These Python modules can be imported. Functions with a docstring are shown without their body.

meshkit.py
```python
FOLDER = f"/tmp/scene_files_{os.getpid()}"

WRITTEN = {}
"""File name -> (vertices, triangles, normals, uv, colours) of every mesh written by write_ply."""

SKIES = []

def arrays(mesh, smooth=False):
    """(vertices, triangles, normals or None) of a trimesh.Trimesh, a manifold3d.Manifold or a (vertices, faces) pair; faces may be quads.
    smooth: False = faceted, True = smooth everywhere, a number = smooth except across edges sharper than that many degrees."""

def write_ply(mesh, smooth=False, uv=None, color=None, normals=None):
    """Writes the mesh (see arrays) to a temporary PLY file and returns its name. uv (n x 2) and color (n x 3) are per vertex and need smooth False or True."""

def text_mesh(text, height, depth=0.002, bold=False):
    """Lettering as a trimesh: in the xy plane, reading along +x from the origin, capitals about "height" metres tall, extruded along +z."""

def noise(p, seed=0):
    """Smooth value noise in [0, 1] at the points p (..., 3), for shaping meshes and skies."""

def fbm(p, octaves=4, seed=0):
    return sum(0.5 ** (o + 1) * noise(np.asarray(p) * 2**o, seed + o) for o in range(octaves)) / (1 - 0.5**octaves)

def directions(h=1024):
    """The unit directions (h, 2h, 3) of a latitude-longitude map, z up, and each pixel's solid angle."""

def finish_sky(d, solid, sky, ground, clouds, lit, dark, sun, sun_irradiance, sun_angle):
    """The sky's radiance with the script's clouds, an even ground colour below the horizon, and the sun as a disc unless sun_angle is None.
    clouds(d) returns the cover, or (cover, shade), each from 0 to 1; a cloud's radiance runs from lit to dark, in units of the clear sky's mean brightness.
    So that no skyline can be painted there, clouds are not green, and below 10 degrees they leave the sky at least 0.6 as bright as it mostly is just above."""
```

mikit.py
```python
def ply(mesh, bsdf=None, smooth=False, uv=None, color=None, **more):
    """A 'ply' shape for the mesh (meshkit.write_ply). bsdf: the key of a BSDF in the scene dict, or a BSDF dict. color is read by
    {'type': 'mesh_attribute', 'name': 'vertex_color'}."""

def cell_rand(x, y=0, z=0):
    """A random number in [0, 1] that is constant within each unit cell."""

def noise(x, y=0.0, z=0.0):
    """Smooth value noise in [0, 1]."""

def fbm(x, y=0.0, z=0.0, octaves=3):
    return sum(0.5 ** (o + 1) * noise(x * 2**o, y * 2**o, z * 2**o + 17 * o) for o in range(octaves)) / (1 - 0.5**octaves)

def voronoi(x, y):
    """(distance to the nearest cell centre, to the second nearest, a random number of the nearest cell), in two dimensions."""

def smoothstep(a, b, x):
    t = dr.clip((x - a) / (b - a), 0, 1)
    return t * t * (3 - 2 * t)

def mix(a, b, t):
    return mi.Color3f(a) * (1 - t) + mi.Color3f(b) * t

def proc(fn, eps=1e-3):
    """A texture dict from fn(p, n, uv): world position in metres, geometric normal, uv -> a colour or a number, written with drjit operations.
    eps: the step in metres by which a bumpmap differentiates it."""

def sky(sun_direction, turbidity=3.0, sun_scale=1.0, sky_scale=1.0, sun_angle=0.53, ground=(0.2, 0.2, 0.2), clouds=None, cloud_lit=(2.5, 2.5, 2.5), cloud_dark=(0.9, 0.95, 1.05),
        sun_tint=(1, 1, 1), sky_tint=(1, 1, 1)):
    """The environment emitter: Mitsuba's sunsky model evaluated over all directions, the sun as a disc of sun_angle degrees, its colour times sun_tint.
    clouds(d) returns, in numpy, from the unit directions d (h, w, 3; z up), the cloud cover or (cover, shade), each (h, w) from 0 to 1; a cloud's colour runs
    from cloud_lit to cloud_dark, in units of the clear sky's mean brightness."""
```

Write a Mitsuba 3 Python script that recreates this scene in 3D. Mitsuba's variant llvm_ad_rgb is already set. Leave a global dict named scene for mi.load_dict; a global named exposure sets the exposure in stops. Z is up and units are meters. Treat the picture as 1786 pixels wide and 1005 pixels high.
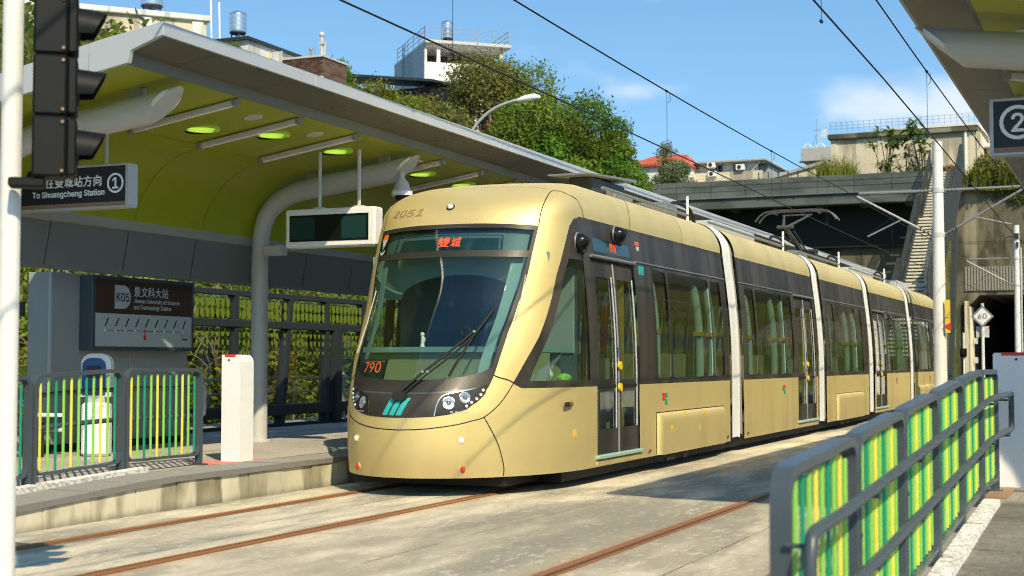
import math
import numpy as np, trimesh, shapely, mitsuba as mi, drjit as dr
import manifold3d as m3
import mikit, meshkit
from shapely.geometry import Polygon, MultiPolygon, box as sbox
from scipy.interpolate import PchipInterpolator

T = mi.ScalarTransform4f
scene, labels = {}, {}

# ------------------------------------------------------------------ camera, sun and sky, exposure
EYE = [0.0, 0.0, 1.4]
FWD = [-0.392724, 0.918257, 0.050719]
scene['camera'] = {
    'type': 'thinlens', 'fov': 38.60, 'fov_axis': 'x', 'near_clip': 0.1, 'far_clip': 3000.0,
    'aperture_radius': 0.009, 'focus_distance': 19.0,
    'to_world': T().look_at(origin=EYE, target=[EYE[k] + FWD[k] for k in range(3)], up=[0, 0, 1]),
}
SUN = (0.80, -0.87, 1.0)


def clouds(d):
    """Small puffs, most of them low over the horizon, all round."""
    z = d[..., 2]
    n = meshkit.fbm(d * np.array([7.5, 7.5, 15.0]) + np.array([2.82, 9.58, 1.75]), 5, seed=20)
    c = np.clip((n - 0.68 + 0.16 * np.exp(-((z - 0.165) / 0.06) ** 2)) / 0.20, 0, 1)
    return 0.85 * c * c * (3 - 2 * c), np.clip((n - 0.62) * 1.0, 0, 0.4)


scene['sky'] = mikit.sky(SUN, turbidity=3.0, clouds=clouds, cloud_lit=(2.6, 2.75, 2.85), sun_tint=(0.98, 1.02, 0.96), sky_tint=(1.03, 1.32, 1.42))
exposure = 1.75

# outlines of the Chinese characters on the signs and displays
GLYPHS = {
    '往': '12,50 3,68 35,100 50,121 63,118 65,128 115,129 102,159 118,166 131,147 138,129 181,126 179,109 134,108 134,72 172,71 175,69 176,54 134,51 134,9 184,7 186,-10 59,-11 60,7 112,8 112,51 71,53 73,71 112,72 112,108 65,108 52,89 49,-18 31,-16 30,61|14,108 6,124 24,139 46,164 63,158 53,141 20,110',
    '雙': '4,112 34,165 50,160 65,164 77,144 94,143 98,132 116,165 132,160 148,163 159,144 179,143 181,140 179,128 155,127 155,123 176,121 175,107 155,106 155,103 176,100 178,89 175,86 155,85 155,81 182,79 184,66 105,64 103,104 95,101 89,106 75,106 74,102 91,100 93,88 74,85 74,80 97,79 97,64 23,64 20,104 14,102;127,145 137,144 132,155 130,154;122,81 136,80 136,85 122,85;122,103 136,102 136,106 122,106;122,126 122,123 136,123 136,127;74,124 91,122 94,126 75,127;40,81 55,80 55,85 40,85;40,103 55,102 55,106 40,106;40,124 54,123 55,125 41,127;50,155 45,144 55,145|6,-1 71,13 39,40 18,41 18,58 152,59 163,52 163,48 127,13 185,1 174,-16 142,-12 98,0 68,-9 18,-19 12,-17;71,40 101,22 128,39',
    '城': '5,26 27,36 27,98 9,99 7,116 27,119 28,162 46,161 47,118 66,116 69,135 125,136 127,165 142,165 146,159 157,163 178,144 181,136 184,135 184,117 146,115 150,64 163,99 181,97 173,66 156,29 159,17 167,4 173,34 177,34 188,26 185,0 176,-14 158,-14 150,-7 141,8 111,-17 97,-5 134,32 125,116 87,115 87,97 121,96 123,93 121,34 115,18 105,14 88,14 81,22 68,-9 61,-18 58,-18 46,-6 56,10 61,26 11,7;147,149 145,136 158,136 158,138;84,34 102,33 104,78 87,78;48,43 65,48 66,100 47,98',
    '站': '6,20 47,31 52,52 60,109 8,112 9,128 42,129 31,155 32,160 45,164 49,161 60,139 62,129 88,127 88,112 73,109 79,102 68,36 86,39 87,72 117,74 119,165 137,164 139,126 186,124 185,106 139,104 139,74 178,72 177,-17 160,-17 156,-9 108,-9 105,-17 89,-18 86,19 10,1;107,12 158,11 158,53 107,53|42,33 25,31 16,98 16,103 21,105 31,106 33,103 43,42',
    '方': '6,-3 26,11 43,31 56,64 62,101 61,111 11,112 11,131 91,132 82,160 99,166 115,132 182,129 180,112 84,111 82,87 163,84 157,20 151,-2 144,-11 129,-16 95,-15 88,0 89,4 127,3 131,6 137,27 140,66 79,66 62,21 40,-5 18,-18',
    '向': '16,130 69,132 82,165 104,161 94,132 175,131 177,-3 173,-10 158,-17 128,-18 121,-2 122,2 156,3 156,111 37,111 35,-16 17,-17|55,90 134,92 136,25 75,22 72,9 57,9;76,73 75,42 116,42 116,73',
    '景': '8,75 9,92 81,93 78,98 30,100 31,158 159,158 161,100 103,97 107,93 183,90 181,75;49,116 140,114 142,119 50,120;50,142 50,137 141,138 140,142|6,-4 7,1 50,22 34,26 36,70 156,70 158,27 155,24 137,22 183,-2 176,-11 169,-15 118,10 117,14 123,23 107,23 104,-10 96,-16 68,-18 60,-3 85,0 86,22 66,23 71,17 70,14 24,-13 17,-14;54,42 136,41 137,52 55,53',
    '文': '4,0 48,18 80,39 57,71 36,111 7,113 8,131 89,132 78,160 97,166 114,132 185,130 184,112 154,110 138,76 112,40 144,18 186,2 188,-1 177,-16 142,-5 96,24 61,1 18,-17 13,-16;61,111 78,76 96,54 118,83 131,110',
    '科': '78,38 142,50 143,163 161,165 164,54 183,56 188,45 186,38 164,33 162,-17 143,-15 142,29 81,21|94,138 94,142 102,150 107,151 125,138 139,124 139,121 131,113 125,111|2,34 16,54 34,90 7,92 5,109 38,113 37,133 13,130 7,145 72,162 82,147 58,137 58,111 84,110 86,94 99,101 123,84 134,73 134,70 122,59 85,91 60,91 85,57 74,44 71,44 58,61 56,-17 38,-16 37,51 14,18 10,19',
    '大': '5,-2 33,15 53,34 70,62 79,87 11,89 9,108 82,110 86,164 106,163 105,110 183,107 181,89 113,87 123,62 143,32 161,15 186,-1 174,-17 152,-6 127,17 112,38 96,68 74,26 45,-3 17,-18',
}

# ------------------------------------------------------------------ helpers
used = {}


def uniq(name):
    n = used.get(name, -1) + 1
    used[name] = n
    return name if n == 0 else f'{name}_{n:03d}'


def lab(k, label=None, cat=None, group=None, kind=None):
    e = {a: b for a, b in (('label', label), ('category', cat), ('group', group), ('kind', kind)) if b}
    if e:
        labels.setdefault(k, {}).update(e)
    return k


def thing(name, label, cat, group=None):
    return lab(uniq(name), label, cat, group)


def shape(mesh, mat, smooth=35, **kw):
    return mikit.ply(mesh, mat, smooth=smooth, **kw)


def put(name, mesh, mat, parent=None, smooth=35, label=None, cat=None, group=None, kind=None, to=None, **kw):
    """One entry of the scene: a mesh (or a ply dict made before) under a parent key."""
    k = uniq(name if parent is None else parent + '__' + name)
    d = dict(mesh) if isinstance(mesh, dict) else shape(mesh, mat, smooth, **kw)
    if to is not None:
        d['to_world'] = to
    scene[k] = d
    return lab(k, label, cat, group, kind)


def cat(*ms):
    ms = [m for g in ms for m in (g if isinstance(g, list) else [g])]
    return trimesh.util.concatenate([tm(m) for m in ms])


def tm(m):
    if isinstance(m, trimesh.Trimesh):
        return m
    if hasattr(m, 'to_mesh'):
        q = m.to_mesh()
        return trimesh.Trimesh(q.vert_properties[:, :3], q.tri_verts, process=False)
    return trimesh.Trimesh(np.asarray(m[0], float), np.asarray(m[1], int), process=False)


def bx(x0, x1, y0, y1, z0, z1, c=0.0):
    """A box with chamfered edges (c metres)."""
    x0, x1 = sorted((x0, x1)); y0, y1 = sorted((y0, y1)); z0, z1 = sorted((z0, z1))
    c = min(c, (x1 - x0) / 2.5, (y1 - y0) / 2.5, (z1 - z0) / 2.5)
    if c <= 0:
        m = trimesh.creation.box(bounds=[[x0, y0, z0], [x1, y1, z1]])
        return m
    pts = []
    for ix, x in enumerate((x0, x1)):
        for iy, y in enumerate((y0, y1)):
            for iz, z in enumerate((z0, z1)):
                sx, sy, sz = (c if not ix else -c), (c if not iy else -c), (c if not iz else -c)
                pts += [(x + sx, y + sy, z), (x + sx, y, z + sz), (x, y + sy, z + sz)]
    return trimesh.convex.convex_hull(np.array(pts))


def rotz(m, deg, at=(0, 0, 0)):
    m = tm(m).copy()
    m.apply_transform(trimesh.transformations.rotation_matrix(math.radians(deg), [0, 0, 1], at))
    return m


def tube(points, r, sides=8, caps=True):
    p = np.asarray(points, float)
    r = np.broadcast_to(r, (len(p),)).astype(float)
    t = np.gradient(p, axis=0); t /= np.linalg.norm(t, axis=1, keepdims=True) + 1e-12
    ref = np.array([0, 0, 1.0]) if abs(t[0, 2]) < 0.9 else np.array([1.0, 0, 0])
    a = np.cross(t[0], ref); a /= np.linalg.norm(a)
    ang = np.arange(sides) * 2 * np.pi / sides
    V = []
    for k in range(len(p)):
        a = a - t[k] * (a @ t[k]); a /= np.linalg.norm(a) + 1e-12
        b = np.cross(t[k], a)
        V.append(p[k] + r[k] * (np.cos(ang)[:, None] * a + np.sin(ang)[:, None] * b))
    V = np.vstack(V)
    F = []
    for k in range(len(p) - 1):
        for j in range(sides):
            a0, a1 = k * sides + j, k * sides + (j + 1) % sides
            F += [(a0, a1, a1 + sides), (a0, a1 + sides, a0 + sides)]
    if caps:
        n = len(V); V = np.vstack([V, p[0], p[-1]]); e = (len(p) - 1) * sides
        for j in range(sides):
            F += [(n, (j + 1) % sides, j), (n + 1, e + j, e + (j + 1) % sides)]
    return trimesh.Trimesh(V, F, process=False)


def rod(a, b, r, sides=8):
    return tube([a, b], r, sides)


def cyl(x, y, z0, z1, r, sides=20, r2=None):
    return tube([(x, y, z0), (x, y, z1)], [r, r if r2 is None else r2], sides)


def disc(c, n, r, depth, sides=20):
    """A short cylinder centred on c, axis n."""
    n = np.asarray(n, float) / np.linalg.norm(n); c = np.asarray(c, float)
    return tube([c - n * depth / 2, c + n * depth / 2], r, sides)


def curve(pts, n=6):
    """Catmull-Rom through the points."""
    p = np.asarray(pts, float)
    q = np.vstack([2 * p[0] - p[1], p, 2 * p[-1] - p[-2]])
    out = []
    for i in range(1, len(q) - 2):
        for t in np.linspace(0, 1, n, endpoint=False):
            a, b, c, d = q[i - 1:i + 3]
            out.append(0.5 * (2 * b + (c - a) * t + (2 * a - 5 * b + 4 * c - d) * t * t + (3 * b - a - 3 * c + d) * t ** 3))
    out.append(p[-1])
    return np.array(out)


def extrude(poly, depth, frame):
    """A polygon of the plane (x, y), thickness depth, put into the frame (origin, xdir, ydir)."""
    o, ex, ey = (np.asarray(v, float) for v in frame)
    ez = np.cross(ex, ey)
    gs = [g for g in getattr(poly, 'geoms', [poly]) if g.geom_type == 'Polygon' and g.area > 1e-9]
    m = trimesh.util.concatenate([trimesh.creation.extrude_polygon(g, depth, engine='earcut') for g in gs])
    v = np.asarray(m.vertices)
    return trimesh.Trimesh(o + v[:, :1] * ex + v[:, 1:2] * ey + v[:, 2:] * ez, m.faces, process=False)


def frame_mesh(m, frame):
    o, ex, ey = (np.asarray(v, float) for v in frame)
    v = np.asarray(m.vertices)
    return trimesh.Trimesh(o + v[:, :1] * ex + v[:, 1:2] * ey + v[:, 2:] * np.cross(ex, ey), m.faces, process=False)


def rrect(x0, x1, y0, y1, r, k=4):
    return sbox(x0 + r, y0 + r, x1 - r, y1 - r).buffer(r, quad_segs=k)


def tri2d(poly):
    v, f = trimesh.creation.triangulate_polygon(poly, engine='earcut')
    return np.asarray(v), np.asarray(f)


def patch(poly, us, vs, S):
    """The part of the surface S(u, v) inside a polygon of (u, v), on the grid lines us x vs."""
    us, vs = np.asarray(us), np.asarray(vs)
    I, J = np.meshgrid(np.arange(len(us) - 1), np.arange(len(vs) - 1), indexing='ij')
    I, J = I.ravel(), J.ravel()
    cells = shapely.box(us[I], vs[J], us[I + 1], vs[J + 1])
    shapely.prepare(poly)
    full = shapely.contains(poly, cells)
    part = shapely.intersects(poly, cells) & ~full
    V, F, n = [], [], 0
    for i, j in zip(I[full], J[full]):
        V += [(us[i], vs[j]), (us[i + 1], vs[j]), (us[i + 1], vs[j + 1]), (us[i], vs[j + 1])]
        F += [(n, n + 1, n + 2), (n, n + 2, n + 3)]; n += 4
    for g in shapely.intersection(cells[part], poly):
        for q in getattr(g, 'geoms', [g]):
            if q.geom_type != 'Polygon' or q.area < 1e-7:
                continue
            v, f = tri2d(q)
            v, f = v[:, :2], np.array(f)
            a = v[f]
            s = (a[:, 1, 0] - a[:, 0, 0]) * (a[:, 2, 1] - a[:, 0, 1]) - (a[:, 1, 1] - a[:, 0, 1]) * (a[:, 2, 0] - a[:, 0, 0])
            f[s < 0] = f[s < 0][:, ::-1]
            V += [tuple(x) for x in v]; F += [tuple(x + n) for x in f]; n += len(v)
    V = np.array(V); F = np.array(F)
    _, first, inv = np.unique(np.round(V, 5), axis=0, return_index=True, return_inverse=True)
    V, F = V[first], inv.ravel()[F]
    F = F[(F[:, 0] != F[:, 1]) & (F[:, 1] != F[:, 2]) & (F[:, 0] != F[:, 2])]
    return trimesh.Trimesh(S(V[:, 0], V[:, 1]), F, process=False)


def solid(m, t):
    """A sheet thickened by t along its vertex normals (negative: inwards), closed round its rim."""
    v = np.asarray(m.vertices); f = np.asarray(m.faces); n = np.asarray(m.vertex_normals)
    k = len(v)
    e = np.sort(np.vstack([f[:, [0, 1]], f[:, [1, 2]], f[:, [2, 0]]]), axis=1)
    raw = np.vstack([f[:, [0, 1]], f[:, [1, 2]], f[:, [2, 0]]])
    _, idx, cnt = np.unique(e, axis=0, return_index=True, return_counts=True)
    b = raw[idx[cnt == 1]]
    side = np.vstack([np.stack([b[:, 1], b[:, 0], b[:, 0] + k], 1), np.stack([b[:, 1], b[:, 0] + k, b[:, 1] + k], 1)])
    return trimesh.Trimesh(np.vstack([v, v + n * t]), np.vstack([f, f[:, ::-1] + k, side]), process=False)


def text(s, h, depth=0.003, bold=True):
    return meshkit.text_mesh(s, h, depth, bold)


def centred(m):
    m = m.copy(); b = m.bounds
    m.apply_translation([-(b[0, 0] + b[1, 0]) / 2, -(b[0, 1] + b[1, 1]) / 2, 0]); return m


def glyphs(s, em, depth=0.003):
    """Chinese characters, em metres high, from outlines on a 192 unit em."""
    out, x = [], 0.0
    for ch in s:
        if ch in GLYPHS:
            for q in GLYPHS[ch].split('|'):
                rings = [[tuple(float(t) for t in p.split(',')) for p in r.split(' ')] for r in q.split(';')]
                g = Polygon(rings[0], rings[1:]).buffer(0)
                for w in getattr(g, 'geoms', [g]):
                    m = trimesh.creation.extrude_polygon(w, depth * 192 / em, engine='earcut')
                    m.apply_scale(em / 192); m.apply_translation([x, 0, 0]); out.append(m)
        x += em * 1.02
    return trimesh.util.concatenate(out)


def srgb(h):
    c = np.array([int(h[i:i + 2], 16) for i in (0, 2, 4)]) / 255.0
    return [float(x) for x in np.where(c <= 0.04045, c / 12.92, ((c + 0.055) / 1.055) ** 2.4)]


def rgb(c):
    return {'type': 'rgb', 'value': [float(x) for x in (srgb(c) if isinstance(c, str) else c)]}


def mat(name, color, rough=0.5, metallic=0.0, coat=0.0, spec=0.5, bump=None, bscale=0.01):
    c = color if isinstance(color, dict) else rgb(color)
    b = {'type': 'principled', 'base_color': c, 'roughness': rough, 'metallic': metallic, 'specular': spec}
    if coat:
        b['clearcoat'] = coat; b['clearcoat_gloss'] = 0.9
    if bump is not None:
        b = {'type': 'bumpmap', 'arbitrary': mikit.proc(bump), 'scale': bscale, 'bsdf': b}
    scene[name] = {'type': 'twosided', 'bsdf': b}
    return name

# ------------------------------------------------------------------ materials
sm, fb, nz, mx = mikit.smoothstep, mikit.fbm, mikit.noise, mikit.mix


def f_slab(p, n, uv):
    a = fb(p.x * 0.55 + 3, p.y * 0.30, 0.0, 4)
    b = fb(p.x * 4.0, p.y * 1.4, 5.0, 4)
    c = fb(p.x * 23, p.y * 9, 9.0, 3)
    col = mx((0.300, 0.272, 0.212), (0.500, 0.452, 0.345), sm(0.34, 0.68, a * 0.55 + b * 0.45))
    col = mx(col, (0.205, 0.195, 0.162), sm(0.46, 0.68, fb(p.x * 1.9 + 7, p.y * 0.55, 3.0, 4)) * 0.75)
    col = mx(col, (0.56, 0.52, 0.42), sm(0.60, 0.78, c) * 0.40)
    rust = mi.Float(0)
    for x in (-7.795, -6.320, -3.640, -2.165):
        w = 0.10 + 0.20 * fb(p.x * 0.1, p.y * 0.8, x, 3)
        rust = dr.maximum(rust, sm(1.0, 0.0, dr.abs(p.x - x) / w) * (0.35 + 0.65 * b))
    col = mx(col, (0.34, 0.185, 0.085), dr.clip(rust * 0.75, 0, 1))
    seam = mi.Float(0)
    for x in (-7.06, -5.0, -2.9):
        seam = dr.maximum(seam, sm(0.016, 0.006, dr.abs(p.x - x + 0.01 * nz(p.y * 2.0, x, 0.0))))
    cross = dr.abs(p.y / 4.2 - dr.floor(p.y / 4.2) - 0.5) * 4.2
    seam = dr.maximum(seam, sm(0.014, 0.006, cross) * 0.7)
    col = mx(col, (0.13, 0.12, 0.10), seam * sm(0.25, 0.5, nz(p.y * 1.7, p.x * 3, 4.0)) * 0.8)
    col = col * (0.86 + 0.28 * fb(p.x * 60, p.y * 26, 3.0, 2))
    wet = sm(0.60, 0.72, fb(p.x * 0.8 + 40, p.y * 0.35, 2.0, 4))
    return mx(col, (0.20, 0.185, 0.150), wet * 0.45)


def f_wall(p, n, uv):
    q = p.x + p.y
    s = fb(q * 3.2, p.z * 0.9, 1.0, 4)
    t = fb(q * 9.0, p.z * 5.0, 7.0, 3)
    col = mx((0.66, 0.60, 0.44), (0.76, 0.71, 0.55), t)
    col = mx(col, (0.20, 0.175, 0.105), sm(0.44, 0.62, s) * (0.45 + 0.55 * t))
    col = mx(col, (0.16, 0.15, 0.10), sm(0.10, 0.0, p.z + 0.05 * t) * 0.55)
    return mx(col, (0.40, 0.38, 0.29), sm(0.60, 0.80, fb(q * 1.3, 0.0, 3.0, 2)) * 0.5)


def f_retain(p, n, uv):
    q = p.x + 0.6 * p.y
    a = fb(q * 0.45, p.z * 0.14, 3.0, 4)
    b = fb(q * 1.6, p.z * 0.7, 8.0, 4)
    c = fb(q * 0.9, p.z * 0.06, 13.0, 3)
    col = mx((0.115, 0.107, 0.076), (0.265, 0.240, 0.168), sm(0.35, 0.65, 0.5 * a + 0.5 * b))
    col = mx(col, (0.040, 0.041, 0.030), sm(0.42, 0.62, b * 0.6 + a * 0.4) * 0.85)
    col = mx(col, (0.36, 0.33, 0.24), sm(0.62, 0.75, c) * 0.7)
    lift = dr.abs(p.z / 2.4 - dr.floor(p.z / 2.4) - 0.5) * 2.4
    return mx(col, (0.05, 0.05, 0.04), sm(0.05, 0.015, lift) * 0.5)


def f_beige(p, n, uv):
    q = p.x * 0.8 + p.y
    s = fb(q * 2.0, p.z * 0.25, 5.0, 4)
    col = mx((0.62, 0.56, 0.42), (0.70, 0.64, 0.49), fb(q * 0.8, p.z * 2.0, 1.0, 3))
    return mx(col, (0.24, 0.22, 0.17), sm(0.52, 0.70, s) * 0.65)


def f_white(p, n, uv):
    q = p.x * 0.8 + p.y
    s = fb(q * 2.3, p.z * 0.3, 15.0, 4)
    return mx((0.74, 0.74, 0.72), (0.42, 0.42, 0.40), sm(0.50, 0.72, s) * 0.7)


def f_paver(p, n, uv):
    a = fb(p.x * 1.7, p.y * 1.7, 2.0, 4)
    b = fb(p.x * 40, p.y * 40, 2.0, 2)
    r = mikit.cell_rand(p.x / 0.6, p.y / 0.35, 3)
    col = mx((0.120, 0.112, 0.098), (0.205, 0.192, 0.168), sm(0.3, 0.7, a * 0.6 + b * 0.4)) * (0.9 + 0.2 * r)
    return mx(col, (0.30, 0.28, 0.24), sm(0.64, 0.76, fb(p.x * 6, p.y * 6, 8.0, 3)) * 0.35)


def f_floor(p, n, uv):
    a = fb(p.x * 1.1, p.y * 1.1, 2.0, 4)
    b = fb(p.x * 30, p.y * 30, 2.0, 2)
    col = mx((0.25, 0.235, 0.205), (0.34, 0.32, 0.28), sm(0.3, 0.7, a * 0.6 + b * 0.4))
    gx = dr.abs(p.x / 0.6 - dr.floor(p.x / 0.6) - 0.5) * 0.6
    gy = dr.abs(p.y / 0.6 - dr.floor(p.y / 0.6) - 0.5) * 0.6
    return mx(col, (0.13, 0.12, 0.10), sm(0.008, 0.004, dr.minimum(gx, gy)) * 0.6)


def f_granite(p, n, uv):
    return mx((0.42, 0.41, 0.39), (0.74, 0.73, 0.70), sm(0.35, 0.62, fb(p.x * 45, p.y * 45, p.z * 45, 2)))


def f_hill(p, n, uv):
    a = fb(p.x * 0.25, p.y * 0.25, p.z * 0.3, 4)
    b = fb(p.x * 2.1, p.y * 2.1, p.z * 2.0, 3)
    col = mx((0.035, 0.055, 0.015), (0.085, 0.100, 0.030), b)
    return mx(col, (0.16, 0.125, 0.070), sm(0.5, 0.7, a) * 0.7)


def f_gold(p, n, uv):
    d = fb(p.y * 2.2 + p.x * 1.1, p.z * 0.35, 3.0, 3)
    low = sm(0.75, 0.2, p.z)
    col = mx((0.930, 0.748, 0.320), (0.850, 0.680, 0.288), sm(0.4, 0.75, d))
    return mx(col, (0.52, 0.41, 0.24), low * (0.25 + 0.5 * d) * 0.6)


def f_black(p, n, uv):
    d = fb(p.y * 3.0 + p.x, p.z * 0.5, 6.0, 3)
    return mx((0.030, 0.027, 0.023), (0.066, 0.059, 0.049), sm(0.35, 0.8, d))


def f_girder(p, n, uv):
    a = fb(p.x * 0.7, p.z * 2.5, 4.0, 4)
    return mx((0.070, 0.088, 0.084), (0.120, 0.140, 0.132), sm(0.3, 0.7, a))


def f_brown(p, n, uv):
    a = nz(p.x * 3.0 + p.y * 3.0, p.z * 9.0, 2.0)
    return mx((0.075, 0.045, 0.032), (0.17, 0.115, 0.085), a)


def f_soffit(p, n, uv):
    a = fb(p.x * 1.5, p.y * 0.7, 2.0, 3)
    return mx((0.125, 0.120, 0.090), (0.18, 0.172, 0.135), a)


mat('m_slab', mikit.proc(f_slab), 0.85, spec=0.25)
mat('m_wall', mikit.proc(f_wall), 0.9, spec=0.2)
mat('m_retain', mikit.proc(f_retain), 0.95, spec=0.15)
mat('m_beige', mikit.proc(f_beige), 0.9, spec=0.2)
mat('m_white_wall', mikit.proc(f_white), 0.9, spec=0.2)
mat('m_paver', mikit.proc(f_paver), 0.85, spec=0.25)
mat('m_floor', mikit.proc(f_floor), 0.8, spec=0.3)
mat('m_granite', mikit.proc(f_granite), 0.7)
mat('m_hill', mikit.proc(f_hill), 1.0, spec=0.05)
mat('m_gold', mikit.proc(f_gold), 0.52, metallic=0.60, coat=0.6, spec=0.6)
mat('m_black', mikit.proc(f_black), 0.42, coat=0.15, spec=0.35)
mat('m_girder', mikit.proc(f_girder), 0.7, spec=0.3)
mat('m_brick', mikit.proc(f_brown), 0.9)
mat('m_soffit', mikit.proc(f_soffit), 0.35, metallic=0.25)
mat('m_rail', (0.30, 0.135, 0.055), 0.55, metallic=0.2)
mat('m_groove', (0.075, 0.045, 0.028), 0.8)
mat('m_coping', (0.215, 0.208, 0.195), 0.8)
mat('m_lime', (0.330, 0.375, 0.014), 0.38)
mat('m_limelit', (0.52, 0.80, 0.10), 0.5)
mat('m_alu', (0.50, 0.53, 0.55), 0.4, metallic=0.2)
mat('m_alu_dark', (0.20, 0.22, 0.23), 0.45, metallic=0.2)
mat('m_lightgrey', (0.55, 0.55, 0.53), 0.45)
mat('m_white', (0.86, 0.86, 0.85), 0.4)
mat('m_sign_white', (0.94, 0.95, 0.96), 0.5)
mat('m_panto', (0.10, 0.10, 0.10), 0.45, metallic=0.3)
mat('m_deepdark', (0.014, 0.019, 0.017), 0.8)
mat('m_mast', (0.78, 0.78, 0.75), 0.45)
mat('m_steel', (0.34, 0.345, 0.35), 0.4, metallic=0.5)
mat('m_darksteel', (0.028, 0.035, 0.040), 0.45)
mat('m_fence', (0.062, 0.082, 0.100), 0.36)
mat('m_dark', (0.012, 0.012, 0.013), 0.6)
mat('m_rubber', (0.016, 0.016, 0.016), 0.75)
mat('m_signal', (0.006, 0.0075, 0.0085), 0.55, spec=0.25)
mat('m_navy', (0.020, 0.021, 0.036), 0.5)
mat('m_bronze', (0.30, 0.185, 0.105), 0.55)
mat('m_brown', (0.055, 0.026, 0.014), 0.5)
mat('m_panel', (0.33, 0.35, 0.345), 0.5)
mat('m_mapboard', (0.44, 0.49, 0.50), 0.4)
mat('m_ink', (0.03, 0.03, 0.03), 0.6)
mat('m_red', (0.62, 0.05, 0.035), 0.5)
mat('m_pinkred', (0.72, 0.17, 0.13), 0.7)
mat('m_orange', (0.88, 0.16, 0.03), 0.5)
mat('m_led', (0.80, 0.115, 0.03), 0.6)
mat('m_amber', (0.30, 0.07, 0.02), 0.3)
mat('m_teal', (0.03, 0.44, 0.44), 0.5)
mat('m_yellow', (0.78, 0.56, 0.04), 0.5)
mat('m_green', (0.02, 0.30, 0.16), 0.5)
mat('m_blue', (0.015, 0.085, 0.25), 0.3)
mat('m_screen', (0.012, 0.045, 0.045), 0.15)
mat('m_screen_dark', (0.004, 0.008, 0.007), 0.3)
mat('m_mint', (0.58, 0.84, 0.74), 0.5)
mat('m_khaki', (0.42, 0.40, 0.22), 0.7)
mat('m_cabin', (0.30, 0.31, 0.30), 0.7)
mat('m_cabdark', (0.060, 0.105, 0.140), 0.7)
mat('m_dash', (0.19, 0.30, 0.29), 0.6)
mat('m_header', (0.085, 0.150, 0.160), 0.5)
mat('m_dashface', (0.25, 0.25, 0.13), 0.6)
mat('m_number', (0.30, 0.23, 0.11), 0.5)
mat('m_bellows', (0.74, 0.75, 0.75), 0.6)
mat('m_bellows_dark', (0.30, 0.29, 0.27), 0.7)
mat('m_chrome', (0.86, 0.86, 0.86), 0.12, metallic=1.0)
mat('m_lens', (0.42, 0.44, 0.46), 0.18, metallic=0.85)
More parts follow.
